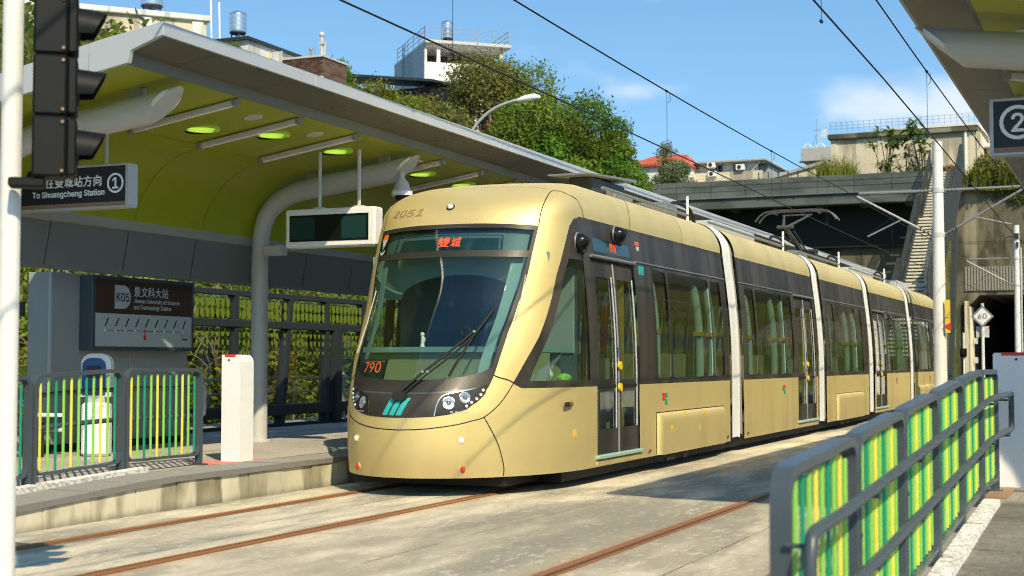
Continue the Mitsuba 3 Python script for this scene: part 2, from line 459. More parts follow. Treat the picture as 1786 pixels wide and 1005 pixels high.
mat('m_tank', (0.66, 0.68, 0.70), 0.22, metallic=0.9)
mat('m_redroof', (0.42, 0.095, 0.05), 0.8)
mat('m_roofgrey', (0.40, 0.40, 0.39), 0.8)
mat('m_window', (0.018, 0.022, 0.024), 0.12)
mat('m_bark', (0.10, 0.078, 0.055), 0.9)
mat('m_slope', (0.17, 0.165, 0.12), 0.9)
mat('m_bar_light', (0.26, 0.62, 0.10), 0.38)
mat('m_bar_yellow', (0.78, 0.74, 0.10), 0.38)
mat('m_bar_teal', (0.015, 0.30, 0.145), 0.38)
mat('m_dot', (0.15, 0.20, 0.012), 0.6)
mat('m_ribband', (0.30, 0.29, 0.245), 0.8)
mat('m_tread', (0.66, 0.63, 0.53), 0.8)
mat('m_stairpanel', (0.045, 0.054, 0.057), 0.9, spec=0.1)
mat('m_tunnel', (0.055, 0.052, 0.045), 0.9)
mat('m_pod', (0.010, 0.010, 0.011), 0.22)
mat('m_step', (0.30, 0.44, 0.38), 0.5)
mat('m_cable', (0.012, 0.012, 0.012), 0.6)
scene['m_glass'] = {'type': 'thindielectric', 'specular_transmittance': rgb((0.66, 0.82, 0.78))}
scene['m_glass_clear'] = {'type': 'thindielectric', 'specular_transmittance': rgb((0.90, 0.94, 0.92))}
scene['m_glass_dark'] = {'type': 'thindielectric', 'specular_transmittance': rgb((0.44, 0.53, 0.50))}
scene['m_leaf'] = {'type': 'principledthin', 'base_color': {'type': 'mesh_attribute', 'name': 'vertex_color'}, 'roughness': 0.55, 'diff_trans': 0.9, 'spec_trans': 0.0}

# ------------------------------------------------------------------ the setting: ground, track, platforms, hillside
XC = -7.06                                  # centre of the left track; the right one lies at -2.9
AX = -4.98                                  # line between the two tracks; the right side mirrors the left one
MIR = T().translate([2 * AX + .05, 0, -.08]).scale([-1, 1, 1])
rng = np.random.default_rng(7)


def hill_z(x, y):
    x, y = np.broadcast_arrays(np.asarray(x, float), np.asarray(y, float))
    n = meshkit.fbm(np.stack([x * 0.16, y * 0.16, 0 * x], -1), 4, seed=3)
    left = np.interp(-x, [0, 15.4, 17, 24, 30, 40, 60, 120], [-0.06, -0.06, 0.6, 7.4, 10.6, 12.2, 13.5, 18])
    left = np.where(y < 82.5, left * np.interp(y, [-60, -20, 15], [0.2, 0.6, 1.0]), 0)
    back = np.where(y > 82.5, np.interp(y, [82.5, 90, 140, 300], [10.8, 11.6, 12.2, 26]), 0)
    back = np.where((x > -10.2) & (y < 90.4), -0.06, back)
    right = np.interp(x, [5, 9, 20, 60], [0, 0, 0.5, 4.0])
    h = np.maximum(np.maximum(left, back), right)
    return np.where(h > 0.3, h + (n - 0.5) * 1.5, h)


gx = np.unique(np.concatenate([np.linspace(-600, -60, 19), np.arange(-60, 14.1, 0.75), np.linspace(16, 600, 22)]))
gy = np.unique(np.concatenate([np.linspace(-400, -12, 14), np.arange(-10, 130, 0.75), np.linspace(135, 900, 24)]))
GX, GY = np.meshgrid(gx, gy, indexing='ij')
GZ = hill_z(GX, GY) - 0.02
ii = np.arange(GX.size).reshape(GX.shape)
gf = np.stack([ii[:-1, :-1], ii[1:, :-1], ii[1:, 1:], ii[:-1, 1:]], -1).reshape(-1, 4)
# the retaining wall line is a real step: drop the quads that would bridge it
gv = np.stack([GX, GY, GZ], -1).reshape(-1, 3)
hole = (np.ptp(gv[gf][:, :, 2], axis=1) > 4.0) & (gv[gf][:, :, 0].min(1) > -10.3) & (gv[gf][:, :, 0].max(1) < 1.5)
gf = gf[~hole]
put('ground', (gv, gf), 'm_hill', smooth=True, kind='structure')

put('track_slab', bx(-8.44, -1.52, -14, 90.6, -0.5, 0.0), 'm_slab', smooth=False, kind='structure')
put('road', bx(-40, 14, -30, 3.4, -0.5, 0.004), 'm_floor', smooth=False, kind='structure')

RAILS = [(-7.795, 'leftmost rusty rail, close to the stained platform wall'), (-6.32, 'rusty rail that runs under the nose of the gold tram on its open side'),
         (-3.64, 'rusty rail of the empty track, in full view at the bottom of the photo'), (-2.165, 'rusty rail of the empty track, hidden behind the green striped fence')]
for x, l in RAILS:
    s = 1 if x in (-7.795, -3.64) else -1
    k = thing('tram_rail', l, 'rail', 'tram rails')
    put('rail_head', bx(x - 0.036, x + 0.036, -14, 90.5, 0.0, 0.012, 0.004), 'm_rail', k, smooth=False)
    put('groove', bx(x + s * 0.038, x + s * 0.080, -14, 90.5, 0.0, 0.004), 'm_groove', k, smooth=False)
    put('rail_lip', bx(x + s * 0.082, x + s * 0.106, -14, 90.5, 0.0, 0.010, 0.003), 'm_rail', k, smooth=False)


def ramp(y):
    return min(0.31, max(0.012, 0.31 - 0.047 * (11.5 - y)))


def prism_x(prof, x0, x1):
    """A (y, z) outline extruded from x0 to x1."""
    return extrude(Polygon(prof), abs(x1 - x0), ((min(x0, x1), 0, 0), (0, 1, 0), (0, 0, 1)))


plat = [(5.3, -0.4), (53.5, -0.4), (53.5, 0.306), (11.5, 0.306), (5.3, 0.012)]
put('platform', prism_x(plat, -15.2, -8.60), 'm_floor', smooth=False, kind='structure')
k_edge = thing('platform_edge', 'cream stained concrete platform wall with dark grey coping beside the left track', 'platform edge')
ys = np.concatenate([np.arange(5.5, 53, 0.62), [53.4]])
sr = np.random.default_rng(3)
for a, b in zip(ys[:-1], ys[1:]):
    if b - a < 0.2:
        continue
    z0, z1 = ramp(a), ramp(b)
    j = sr.normal(0, 0.0025)
    put('coping_stone', prism_x([(a + .004, z0 - .052), (b - .004, z1 - .052), (b - .004, z1 + .004 + j), (a + .004, z0 + .004 + j)], -9.0, -8.478 + j), 'm_coping', k_edge, smooth=False)
    w = sr.normal(0, 0.004)
    if z0 > 0.08:
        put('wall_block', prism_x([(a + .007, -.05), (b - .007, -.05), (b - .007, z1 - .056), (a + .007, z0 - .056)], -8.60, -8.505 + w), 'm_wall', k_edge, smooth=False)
put('joint_backing', prism_x([(5.6, -.1), (53.4, -.1), (53.4, .245), (11.5, .245), (5.6, -.02)], -8.62, -8.545), 'm_wall', k_edge, smooth=False)
put('orange_line', bx(-9.055, -9.02, 11.6, 53, 0.3005, 0.3135), 'm_bronze', k_edge, smooth=False)

# the right platform: ramp of dark paving rows with a ribbed tactile row at its head
put('ramp', prism_x([(4.4, -.4), (53.5, -.4), (53.5, .300), (11.5, .300), (4.4, -.005)], -1.36, 6.5), 'm_floor', smooth=False, kind='structure')
for i, y in enumerate(np.arange(4.7, 14.6, 0.352)):
    if 11.75 < y < 12.9:
        continue
    for j, x in enumerate((-0.985, 0.22, 1.43, 2.64)):
        w = sr.normal(0, .0015)
        put('paver', prism_x([(y, ramp(y) - .02), (y + .346, ramp(y + .346) - .02), (y + .346, ramp(y + .346) + .006 + w), (y, ramp(y) + .006 + w)], x, x + 1.204), 'm_paver', 'ramp', smooth=False)
for i, y in enumerate(np.arange(11.98, 12.95, 0.105)):
    put('tactile_bar', bx(-0.86, 3.0, y, y + .075, .30, .325, .006), 'm_floor', 'ramp', smooth=False)
put('edge_strip', bx(-1.36, -.99, 12.4, 30, .300, .316), 'm_bronze', 'ramp', smooth=False)
put('right_coping', bx(-1.478, -1.36, 5.2, 53, 0.06, .30, .006), 'm_coping', 'ramp', smooth=False)

# ------------------------------------------------------------------ platform canopies (the right one mirrors the left one)
CEIL = np.array([(-8.79, 4.23), (-9.4, 4.137), (-9.95, 4.052), (-10.3, 4.00), (-10.5, 3.98), (-10.66, 3.945), (-10.82, 3.875), (-11.0, 3.755), (-11.17, 3.57), (-11.30, 3.36), (-11.37, 3.14)])
CEIL = curve(CEIL, 3)
CS = np.concatenate([[0], np.cumsum(np.linalg.norm(np.diff(CEIL, axis=0), axis=1))])


def ceil_S(s, y):
    return np.stack([np.interp(s, CS, CEIL[:, 0]), y, np.interp(s, CS, CEIL[:, 1])], -1)


ROOF = np.array([(-8.2, 4.532), (-8.85, 4.435), (-10.1, 4.20), (-10.7, 4.10), (-11.1, 3.95), (-11.35, 3.73), (-11.55, 3.38), (-11.69, 2.52)])
RS = np.concatenate([[0], np.cumsum(np.linalg.norm(np.diff(ROOF, axis=0), axis=1))])


def roof_S(s, y):
    return np.stack([np.interp(s, RS, ROOF[:, 0]), y, np.interp(s, RS, ROOF[:, 1])], -1)


Y0, Y1, MOD = 10.98, 53.0, 1.41
SKY = [(1.06, 13.95), (.72, 14.92), (.70, 16.42), (.72, 18.9), (.72, 20.3), (.72, 21.7)]   # skylights: (along the ceiling from its outer rim, y)
seams = [Y0 + 0.05] + [11.90 + MOD * k for k in range(9)] + [Y1 - 0.05]


def strip(pts, y0, y1):
    """A folded sheet running along y."""
    p = np.asarray(pts, float); n = len(p)
    v = np.vstack([np.column_stack([p[:, 0], np.full(n, y0), p[:, 1]]), np.column_stack([p[:, 0], np.full(n, y1), p[:, 1]])])
    f = [(i, i + 1, n + i + 1, n + i) for i in range(n - 1)]
    return tm((v, np.array([t for q in f for t in ((q[0], q[1], q[2]), (q[0], q[2], q[3]))])))


CAN = []                                    # (part name, ply dict) shared by both canopies


def can(name, mesh, m, smooth=35):
    CAN.append((name, shape(mesh, m, smooth)))


flat_end = CS[np.argmin(abs(CEIL[:, 0] + 10.3))]
for a, b in zip(seams[:-1], seams[1:]):
    last = b > 40
    g = 0.004
    hol = [sbox(0, 0, 0, 0)] + [shapely.Point(s_, y).buffer(0.2, quad_segs=8) for s_, y in SKY]
    flat = sbox(0.0, a + g, flat_end - g, b - g).difference(shapely.union_all(hol))
    ygrid = np.array([a, b]) if last else np.linspace(a, b, 3)
    can('ceiling_panel', patch(flat, np.unique(np.append(CS[CS < flat_end], [0, flat_end])), ygrid, ceil_S), 'm_lime', 60)
    can('ceiling_panel', patch(sbox(flat_end + g, a + g, CS[-1], b - g), np.unique(np.append(CS[CS > flat_end], [flat_end])), np.array([a, b]), ceil_S), 'm_lime', 60)
    can('back_panel', strip([(-11.45, 3.025), (-11.555, 2.50)], a + .006, b - .006), 'm_alu_dark', False)
    can('soffit_panel', strip([(-8.215, 4.405), (-8.75, 4.335)], a + .004, b - .004), 'm_soffit', False)
can('trim', strip([(-11.37, 3.14), (-11.38, 3.13), (-11.40, 3.03), (-11.45, 3.025)], Y0, Y1), 'm_panel', False)
can('trim', strip([(-8.75, 4.335), (-8.76, 4.23), (-8.79, 4.23)], Y0, Y1), 'm_alu_dark', False)
can('back_lip', bx(-11.69, -11.55, Y0, Y1, 2.49, 2.53), 'm_alu_dark', False)
hol = [shapely.Point(s_ + .59, y).buffer(0.2, quad_segs=8) for s_, y in SKY]
can('roof_sheet', patch(sbox(0, Y0 + .02, RS[-1], Y1 - .02).difference(shapely.union_all(hol)), RS, np.array([Y0, 12, 17, 22, Y1]), roof_S), 'm_alu', 30)
ge = [Y0 - .004] + [Y0 + 2.71 * k for k in range(1, 15)] + [Y1]
for a, b in zip(ge[:-1], ge[1:]):
    can('gutter_edge', bx(-8.215, -8.185, a + .003, b - .003, 4.405, 4.535, .004), 'm_alu', False)
under = [(-8.21, 4.41), (-8.55, 4.30), (-8.58, 4.185), (-9.1, 4.10), (-10.09, 3.93), (-10.45, 3.87), (-10.75, 3.76), (-11.0, 3.58), (-11.15, 3.38), (-11.28, 3.10), (-11.45, 2.5)]
endp = Polygon([tuple(q) for q in ROOF] + under[::-1])
for y in (Y0, Y1 - .05):
    for cutter in (sbox(-9.03, 0, -8, 9), sbox(-10.0, 0, -9.036, 9), sbox(-12, 0, -10.006, 9)):
        e = endp.intersection(cutter)
        can('end_panel', extrude(e, 0.05, ((0, y + .05, 0), (1, 0, 0), (0, 0, 1))), 'm_alu', False)
for s_, y in SKY:                           # skylight tubes between ceiling and roof, glazed on top
    c0, c1 = ceil_S(np.array([s_]), np.array([y]))[0], roof_S(np.array([s_ + .59]), np.array([y]))[0]
    t = tube([c0 + [0, 0, -.004], [c0[0], y, c1[2] + .06]], .201, 24, caps=False)
    can('skylight', t, 'm_limelit', 60)
for y in (12.0, 17.25, 22.5, 27.75, 33.0):
    cl = curve([(-11.18, y, 0.31), (-11.18, y, 1.6), (-11.18, y, 2.9), (-11.12, y, 3.32), (-10.95, y, 3.57), (-10.65, y, 3.72), (-10.2, y, 3.80), (-9.5, y, 3.89), (-8.5, y, 4.03)], 5)
    rr = np.interp(-cl[:, 0], [8.5, 10.2, 11.0, 11.18], [.152, .145, .128, .116])
    m = m3.Manifold(m3.Mesh(np.asarray(tube(cl, rr, 20).vertices, np.float32), np.asarray(tube(cl, rr, 20).faces, np.uint32)))
    tip = -8.97 if y != 999 else 0
    up, low = m.trim_by_plane((0, 0, 1), 2.6), m.trim_by_plane((0, 0, -1), -2.6)
    up = up.trim_by_plane((-0.67, 0, 0.74), -0.67 * -8.80 + 0.74 * 4.10)
    CAN.append(('beam', shape(tm(up), 'm_lightgrey', 22)))
    CAN.append(('beam_end', shape(disc((-8.905, y, 4.005), (.67, 0, -.74), .172, .03, 28), 'm_white', 30)))
    CAN.append(('column', shape(tm(low), 'm_lightgrey', 40)))
    CAN.append(('bracket', shape(bx(-9.32, -9.16, y - .03, y + .03, 4.02, 4.16), 'm_steel', False)))
    CAN.append(('bracket', shape(bx(-10.42, -10.26, y - .05, y + .05, 3.86, 3.99), 'm_steel', False)))
    CAN.append(('column_foot', shape(cyl(-11.18, y, .305, .335, .17, 20), 'm_lightgrey', 30)))
LEFT = thing('platform_canopy', 'curved platform canopy with lime ceiling and grey rim, over the boarding tram on the left', 'canopy', 'platform canopies')
RIGHT = thing('platform_canopy', 'platform canopy with lime ceiling cut off by the upper right corner', 'canopy', 'platform canopies')
for n, d in CAN:
    put(n, d, None, LEFT)
for n, d in CAN:
    if n in ('beam', 'beam_end') and d is next(c[1] for c in CAN if c[0] == n):
        put(n, d, None, RIGHT, to=T().translate([2 * AX - .37, 0.02, -.05]).scale([-1, 1, 1]))
    else:
        put(n, d, None, RIGHT, to=MIR)
for root in (LEFT, RIGHT):
    for s_, y in SKY:
        c1 = roof_S(np.array([s_ + .59]), np.array([y]))[0]
        c0 = ceil_S(np.array([s_]), np.array([y]))[0]
        put('skylight_glass', disc((c0[0], y, c1[2] + .062), (0, 0, 1), .202, .002, 24), 'm_glass_clear', root, to=MIR if root == RIGHT else None)

# fluorescent battens and round ceiling fittings hang from the ceilings: things of their own
bat = cat(bx(-.70, .70, -.038, .038, -.042, .0, .004))
bat_d = shape(bat, 'm_lightgrey', False)
bat_tube = shape(rod((-.66, 0, -.056), (.66, 0, -.056), .013, 8), 'm_white', 30)
bat_cap = shape(bx(-.72, -.66, -.045, .045, -.068, .002, .004), 'm_steel', False)
bat_cap2 = shape(bx(.66, .72, -.045, .045, -.068, .002, .004), 'm_steel', False)
WHERE = ['closest to the canopy end', 'second from the canopy end', 'third from the canopy end', 'just past the second curved beam', 'fifth from the canopy end', 'sixth from the canopy end']
for side in (0, 1):
    for i, y in enumerate([13.13, 14.42, 15.74, 18.2, 19.5, 20.8]):
        nm = ('right' if side else 'left') + '-hand'
        if side and i > 3:
            continue
        k = thing('ceiling_light', f'slim tube lamp under the {nm} lime ceiling, {WHERE[i]}', 'ceiling light', 'tube lamps under the canopies')
        m = T().translate([-9.52, y, 4.10]).rotate([0, 1, 0], -8.9)
        if side:
            m = MIR @ m
        for nme, d in (('housing', bat_d), ('lamp_tube', bat_tube), ('end_cap', bat_cap), ('end_cap', bat_cap2)):
            put(nme, d, None, k, to=m)
fit = shape(tube([(0, 0, 0), (0, 0, -.012), (0, 0, -.012), (0, 0, .0)], [.11, .105, .06, .055], 20, caps=False), 'm_lightgrey', 40)
fit_in = shape(disc((0, 0, -.003), (0, 0, 1), .058, .006, 16), 'm_dark', 40)
for side in (0, 1):
    for i, y in enumerate([13.95, 15.3, 18.0] if not side else [12.5, 13.75]):
        nm = 'right' if side else 'left'
        k = thing('downlight', f'small round recessed fitting in the lime ceiling of the {nm} canopy, {["first", "second", "third"][i]} from its end', 'downlight', 'round ceiling fittings')
        m = T().translate([-9.15, y, 4.172]).rotate([0, 1, 0], -8.8)
        if side:
            m = MIR @ m
        put('ring', fit, None, k, to=m); put('lens', fit_in, None, k, to=m)

# ------------------------------------------------------------------ the tram
ZK = np.array([.175, .5, .85, 1.3, 2.0, 2.6, 3.07])
YF = np.array([13.572, 13.510, 13.498, 13.704, 14.242, 14.539, 14.806])
YFI = PchipInterpolator(ZK, YF)
YC, GOLD = 15.594, 3.07
SL = float(YFI.derivative()(GOLD))


def tram_S(u, v):
    """The body's skin: u runs round the nose in plan (0 = middle of the front, 1 = where the straight side starts, then metres), v is the height
    up to the shoulder at 3.07, then the shoulder's curve (one unit) and the roof (one unit)."""
    u, v = np.asarray(u, float), np.asarray(v, float)
    ph = np.clip(v - GOLD, 0, 1) * np.pi / 2
    z = np.where(v <= GOLD, v, GOLD + .48 * np.sin(ph))
    w = 1.33 - .447 * (1 - np.cos(ph)) - .142 * np.clip((z - 1.13) / 1.9, 0, 1) ** 2
    yf = np.where(v <= GOLD, YFI(np.minimum(v, GOLD)), YF[6] + SL * .48 * np.sin(ph) + 1.236 * (1 - np.cos(ph)))
    k = np.clip(v - GOLD - 1, 0, 1)
    yc = YC + 1.25 * (1 - np.cos(ph))
    D = (yc - yf) * (1 - k)
    w = w * (1 - k)
    z = z + .06 * (1 - (1 - k) ** 2)
    e = 2 / (1.998 + .428 * np.clip((z - 1.0) / 2., 0, 1))
    th = np.clip(np.abs(u), 0, 1) * np.pi / 2
    x = w * np.sin(th) ** e * np.sign(u)
    y = yc - D * np.maximum(np.cos(th), 0) ** e + np.maximum(np.abs(u) - 1, 0) * (21.86 - yc) / (21.86 - YC)
    return np.stack([XC + x, y, z], -1)


def tram_N(u, v):
    h = 1e-3
    a = tram_S(u + h, v) - tram_S(u - h, v)
    b = tram_S(u, v + h) - tram_S(u, v - h)
    n = np.cross(a, b)
    return n / (np.linalg.norm(n, axis=-1, keepdims=True) + 1e-12)


def off(d):
    return lambda u, v: tram_S(u, v) + d * tram_N(np.asarray(u, float), np.asarray(v, float))


def uy(y):
    return 1 + y - YC


US = np.unique(np.concatenate([np.linspace(-1, 1, 73), np.linspace(1, 7.3, 15), -np.linspace(1, 7.3, 15)]))
VS = np.unique(np.concatenate([np.linspace(.2, GOLD, 47), np.linspace(GOLD, GOLD + 1, 13), np.linspace(GOLD + 1, GOLD + 1.97, 6)]))
UE = uy(21.86)
both = lambda P: shapely.union_all([Polygon(P), Polygon([(-a, b) for a, b in P])])
mask_h = [(0, 2.942), (.162, 2.94), (.316, 2.93), (.561, 2.914), (.532, 2.668), (.505, 2.367), (.465, 2.032), (.442, 1.712), (.432, 1.4), (.424, 1.262), (.412, 1.148), (.385, 1.018), (.329, .91), (.246, .858), (.177, .838), (.083, .828), (0, .825)]
mask = both(mask_h + [(-.001, .825), (-.001, 2.942)])
band_h = [(.569, 1.125), (.521, 1.176), (.570, 1.42), (.621, 1.666), (.673, 2.04), (.719, 2.363), (.787, 2.634), (.84, 2.82), (.886, 2.94), (.959, 3.03), (1.09, GOLD), (UE, GOLD), (UE, 1.125)]
band = both(band_h)
DY0, DY1 = 15.90, 17.46
door = both([(uy(DY0), .27), (uy(DY1), .27), (uy(DY1), 2.60), (uy(DY0), 2.60)])
glass_h = [(0, 1.209), (.128, 1.219), (.287, 1.250), (.368, 1.300), (.405, 1.345), (.410, 1.45), (.412, 1.712), (.436, 2.032), (.474, 2.367), (.497, 2.55), (0, 2.56)]
glass = both(glass_h + [(-.001, 2.56), (-.001, 1.209)])
top_glass = both([(-.001, 2.63), (.50, 2.625), (.525, 2.86), (.30, 2.885), (-.001, 2.893)])
cab_h = [(.605, 1.20), (1.06, 1.20), (1.06, 2.56), (.842, 2.56), (.785, 2.36), (.735, 2.05), (.682, 1.68), (.622, 1.36), (.598, 1.24)]
cab_win = both(cab_h)
TRAM = thing('tram', 'champagne gold five-section tram with black window band and white bellows, standing at the left platform', 'tram')


def rwin(y0, y1, z0=1.20, z1=2.60, r=.06):
    p = sbox(y0 + r, z0 + r, y1 - r, z1 - r).buffer(r, quad_segs=3)
    return shapely.affinity.translate(p, 1 - YC, 0)


WIN1 = [rwin(18.22, 18.80), rwin(18.90, 20.90), rwin(21.0, 21.56)]
mirr = lambda g: shapely.affinity.scale(g, -1, 1, origin=(0, 0))
WIN1 = WIN1 + [mirr(g) for g in WIN1]
side_disp = both([(uy(16.02), 2.665), (uy(17.34), 2.665), (uy(17.34), 2.80), (uy(16.02), 2.80)])

holes1 = shapely.union_all(WIN1)
gold1 = sbox(-UE, .2, UE, GOLD + 1.97).difference(shapely.union_all([mask, band, door]))
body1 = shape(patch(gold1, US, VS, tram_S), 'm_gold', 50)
maskp = mask.difference(shapely.union_all([glass, top_glass]))
mask1 = shape(patch(maskp, US, VS, off(.004)), 'm_black', 50)
band1 = shape(patch(band.difference(shapely.union_all([holes1, cab_win, door])), US, VS, off(.003)), 'm_black', 50)
REAR = T().translate([0, 63.80, 0]).scale([1, -1, 1])
SIDE = T().translate([2 * XC, 0, 0]).scale([-1, 1, 1])


def ribbon(pts, w, d=.003, n=6):
    """A narrow strip on the skin along a line of (u, v) points."""
    q = curve(pts, n)
    P, N = tram_S(q[:, 0], q[:, 1]), tram_N(q[:, 0], q[:, 1])
    t = np.gradient(P, axis=0); t /= np.linalg.norm(t, axis=1, keepdims=True) + 1e-12
    b = np.cross(N, t)
    V = np.vstack([P + N * d + b * w / 2, P + N * d - b * w / 2]); k = len(q)
    F = [f for i in range(k - 1) for f in ((i, i + 1, k + i + 1), (i, k + i + 1, k + i))]
    return trimesh.Trimesh(V, F, process=False)


def onskin(mesh, u0, v0, d=.004):
    """Flat artwork in metres wrapped on the nose round the point (u0, v0)."""
    v = np.asarray(mesh.vertices)
    h = .01
    du = np.linalg.norm(tram_S(u0 + h, v0) - tram_S(u0 - h, v0)) / (2 * h)
    dv = np.linalg.norm(tram_S(u0, v0 + h) - tram_S(u0, v0 - h)) / (2 * h)
    return trimesh.Trimesh(off(0)(u0 + v[:, 0] / du, v0 + v[:, 1] / dv) + (d + v[:, 2:]) * tram_N(u0 + v[:, 0] / du, v0 + v[:, 1] / dv), mesh.faces, process=False)


def cut2d(poly, h=.03):
    """A flat polygon meshed finely enough to be wrapped."""
    x0, y0, x1, y1 = poly.bounds
    return patch(poly, np.linspace(x0 - 1e-6, x1 + 1e-6, max(2, int((x1 - x0) / h) + 2)), np.linspace(y0 - 1e-6, y1 + 1e-6, max(2, int((y1 - y0) / h) + 2)), lambda a, b: np.stack([a, b, 0 * a], -1))


for front in (True, False):
    to = None if front else REAR
    put('body_shell', body1, None, TRAM, to=to)
    put('window_band', band1, None, TRAM, to=to)
    put('front_mask', mask1, None, TRAM, to=to, label='black mask round the windscreen and headlights' if front else None)
ws = put('windscreen', patch(glass, US, VS, off(-.004)), 'm_glass', TRAM, smooth=60)
put('windscreen', patch(top_glass, US, VS, off(-.004)), 'm_glass', TRAM, smooth=60)
put('windscreen', shape(patch(glass, US, VS, off(-.004)), 'm_glass', 60), None, TRAM, to=REAR)
cabg = shape(patch(Polygon(cab_h), US, VS, off(-.006)), 'm_glass', 60)
for to in (None, SIDE, REAR, REAR @ SIDE):
    put('cab_window', cabg, None, TRAM, to=to)
# seams of the nose panels
S1 = [(0, .700), (.139, .713), (.273, .751), (.35, .791), (.407, .83), (.466, .942), (.498, 1.048), (.526, 1.182)]
S1b = [(.526, 1.182), (.495, 1.213), (.449, 1.240), (.424, 1.262)]
S2 = [(.407, .83), (.442, .678), (.472, .52), (.49, .326), (.487, .21)]
S3 = [(.561, 2.914), (.583, 3.213), (.612, 3.43), (.64, 3.475), (.72, 3.47), (.856, 3.411), (1.019, 3.344), (1.15, 3.23), (1.25, GOLD)]
S4 = [(2.97, 4.06), (2.95, 3.7), (2.93, 3.355), (2.912, GOLD)]
S5 = [(5.27, 4.06), (5.25, 3.6), (5.22, GOLD)]
S6 = [(0, 3.60), (.2, 3.59), (.40, 3.57), (.56, 3.52)]
seam = [ribbon(s, w) for s, w in ((S1, .011), (S1b, .014), (S2, .011), (S3, .011), (S4, .007), (S5, .007), (S6, .006))]
seam += [ribbon([(-a, b) for a, b in s], w) for s, w in ((S1, .011), (S1b, .014), (S2, .011), (S3, .011), (S4, .007), (S5, .007), (S6, .006))]
for s in seam:
    sd = shape(s, 'm_rubber', 60)
    put('panel_seam', sd, None, TRAM); put('panel_seam', sd, None, TRAM, to=REAR)
frit = shape(cat(ribbon([(-.50, 2.592), (-.25, 2.592), (0, 2.595), (.25, 2.595), (.50, 2.59)], .062, .002)), 'm_black', 60)
put('screen_divider', frit, None, TRAM, smooth=60)
put('wiper_wash_line', shape(cat(ribbon([(-.40, 1.13), (-.25, 1.09), (0, 1.075), (.2, 1.085), (.36, 1.125)], .018, .006)), 'm_fence', 60), None, TRAM)
# headlights
for s in (1, -1):
    hp = Polygon([(.183, .845), (.196, .99), (.222, 1.062), (.33, 1.115), (.404, 1.16), (.402, 1.07), (.372, .985), (.318, .912), (.245, .862)])
    if s < 0:
        hp = mirr(hp)
    h = put('headlight', patch(hp, np.linspace(*hp.bounds[0::2], 14), np.linspace(*hp.bounds[1::2], 9), off(.007)), 'm_dark', TRAM, smooth=60)
    put('rim', cat(ribbon([(s * a, b) for a, b in [(.183, .845), (.196, .99), (.222, 1.062), (.33, 1.115), (.404, 1.16)]], .010, .010)), 'm_chrome', h, smooth=60)
    for u, v, r in ((.244, .975, .068), (.313, 1.030, .062)):
        n = tram_N(s * u, v); c = tram_S(s * u, v)
        put('reflector', tube([c + n * .012, c + n * .020, c + n * .006], [r, r * .9, r * .55], 20), 'm_lens', h, smooth=50)
        put('bulb', tm(trimesh.creation.icosphere(2, r * .42).apply_translation(c + n * .008)), 'm_lens', h, smooth=60)
    for u, v in ((.387, 1.106), (.381, 1.060), (.366, 1.018), (.346, .982), (.326, .945)):
        n = tram_N(s * u, v); c = tram_S(s * u, v)
        put('day_light', disc(c + n * .012, n, .015, .010, 12), 'm_white', h, smooth=40)
    t_ = cat(*[onskin(cut2d(sbox(i * .052, 0, i * .052 + .03, .012)), s * .255 if s > 0 else -.31, .880, .009) for i in range(4)])
    put('maker_plate', t_, 'm_lightgrey', h, smooth=False)
    for u, v, m, nm, r in ((s * .303, .592, 'm_white', 'marker_light', .036), (s * .303, .292, 'm_red', 'tail_light', .036)):
        n = tram_N(u, v); c = tram_S(u, v)
        l = put(nm, tube([c - n * .01, c + n * .004, c + n * .006, c - n * .004], [r * 1.35, r * 1.30, r * 1.1, r], 20, caps=False), 'm_gold', TRAM, smooth=50)
        put('lens', tm(trimesh.creation.icosphere(2, r).apply_transform(np.diag([1, .5, 1, 1])).apply_translation(c + n * .002)), m, l, smooth=60)
n = tram_N(-.015, 3.175); c = tram_S(-.015, 3.175)
l = put('marker_light', disc(c, n, .05, .02, 20), 'm_rubber', TRAM, smooth=40)
put('lens', tm(trimesh.creation.icosphere(2, .036).apply_translation(c + n * .004)), 'm_white', l, smooth=60)
# lettering and emblems
for i in range(3):
    st = Polygon([(0, 0), (.045, 0), (.115, .145), (.130, .17), (.085, .17), (.07, .145)]).buffer(.008, quad_segs=2)
    put('emblem_stroke', onskin(cut2d(shapely.affinity.translate(st, i * .082 - .165, -.09)), -.006, .945, .006), 'm_teal', TRAM, smooth=60)
nt = text('2051', .12, .001); nt.apply_translation([0, 0, 0])
nt.vertices[:, 0] += nt.vertices[:, 1] * .18
put('fleet_number', onskin(nt, -.46, 3.06, .003), 'm_number', TRAM, smooth=False)
led = glyphs('雙城', .14, .001)
led.apply_translation([-.142, -.045, 0])
put('destination_text', onskin(led, .022, 2.722, .001), 'm_led', TRAM, smooth=False)
t = centred(text('790', .125, .001, False))
put('route_number', onskin(t, -.236, 1.345, .001), 'm_led', TRAM, smooth=False)
db = both([(0, 2.64), (.315, 2.645), (.305, 2.80), (0, 2.815)])
put('destination_box', patch(shapely.union_all([db.buffer(.01).difference(db)]), US, VS, off(-.012)), 'm_dark', TRAM, smooth=60)
put('route_box', patch(sbox(-.43, 1.215, -.130, 1.435).difference(sbox(-.42, 1.20, -.148, 1.420)), np.linspace(-.45, -.1, 25), np.linspace(1.19, 1.45, 14), off(-.010)), 'm_dark', TRAM, smooth=60)
put('header_board', patch(both([(-.001, 2.61), (.49, 2.61), (.51, 2.87), (.30, 2.89), (-.001, 2.90)]), US, VS, off(-.07)), 'm_header', TRAM, smooth=60)
put('header_board', patch(both([(-.001, 2.655), (.295, 2.66), (.285, 2.79), (-.001, 2.80)]), US, VS, off(-.045)), 'm_screen', TRAM, smooth=60, label='dark display window inside the windscreen header')
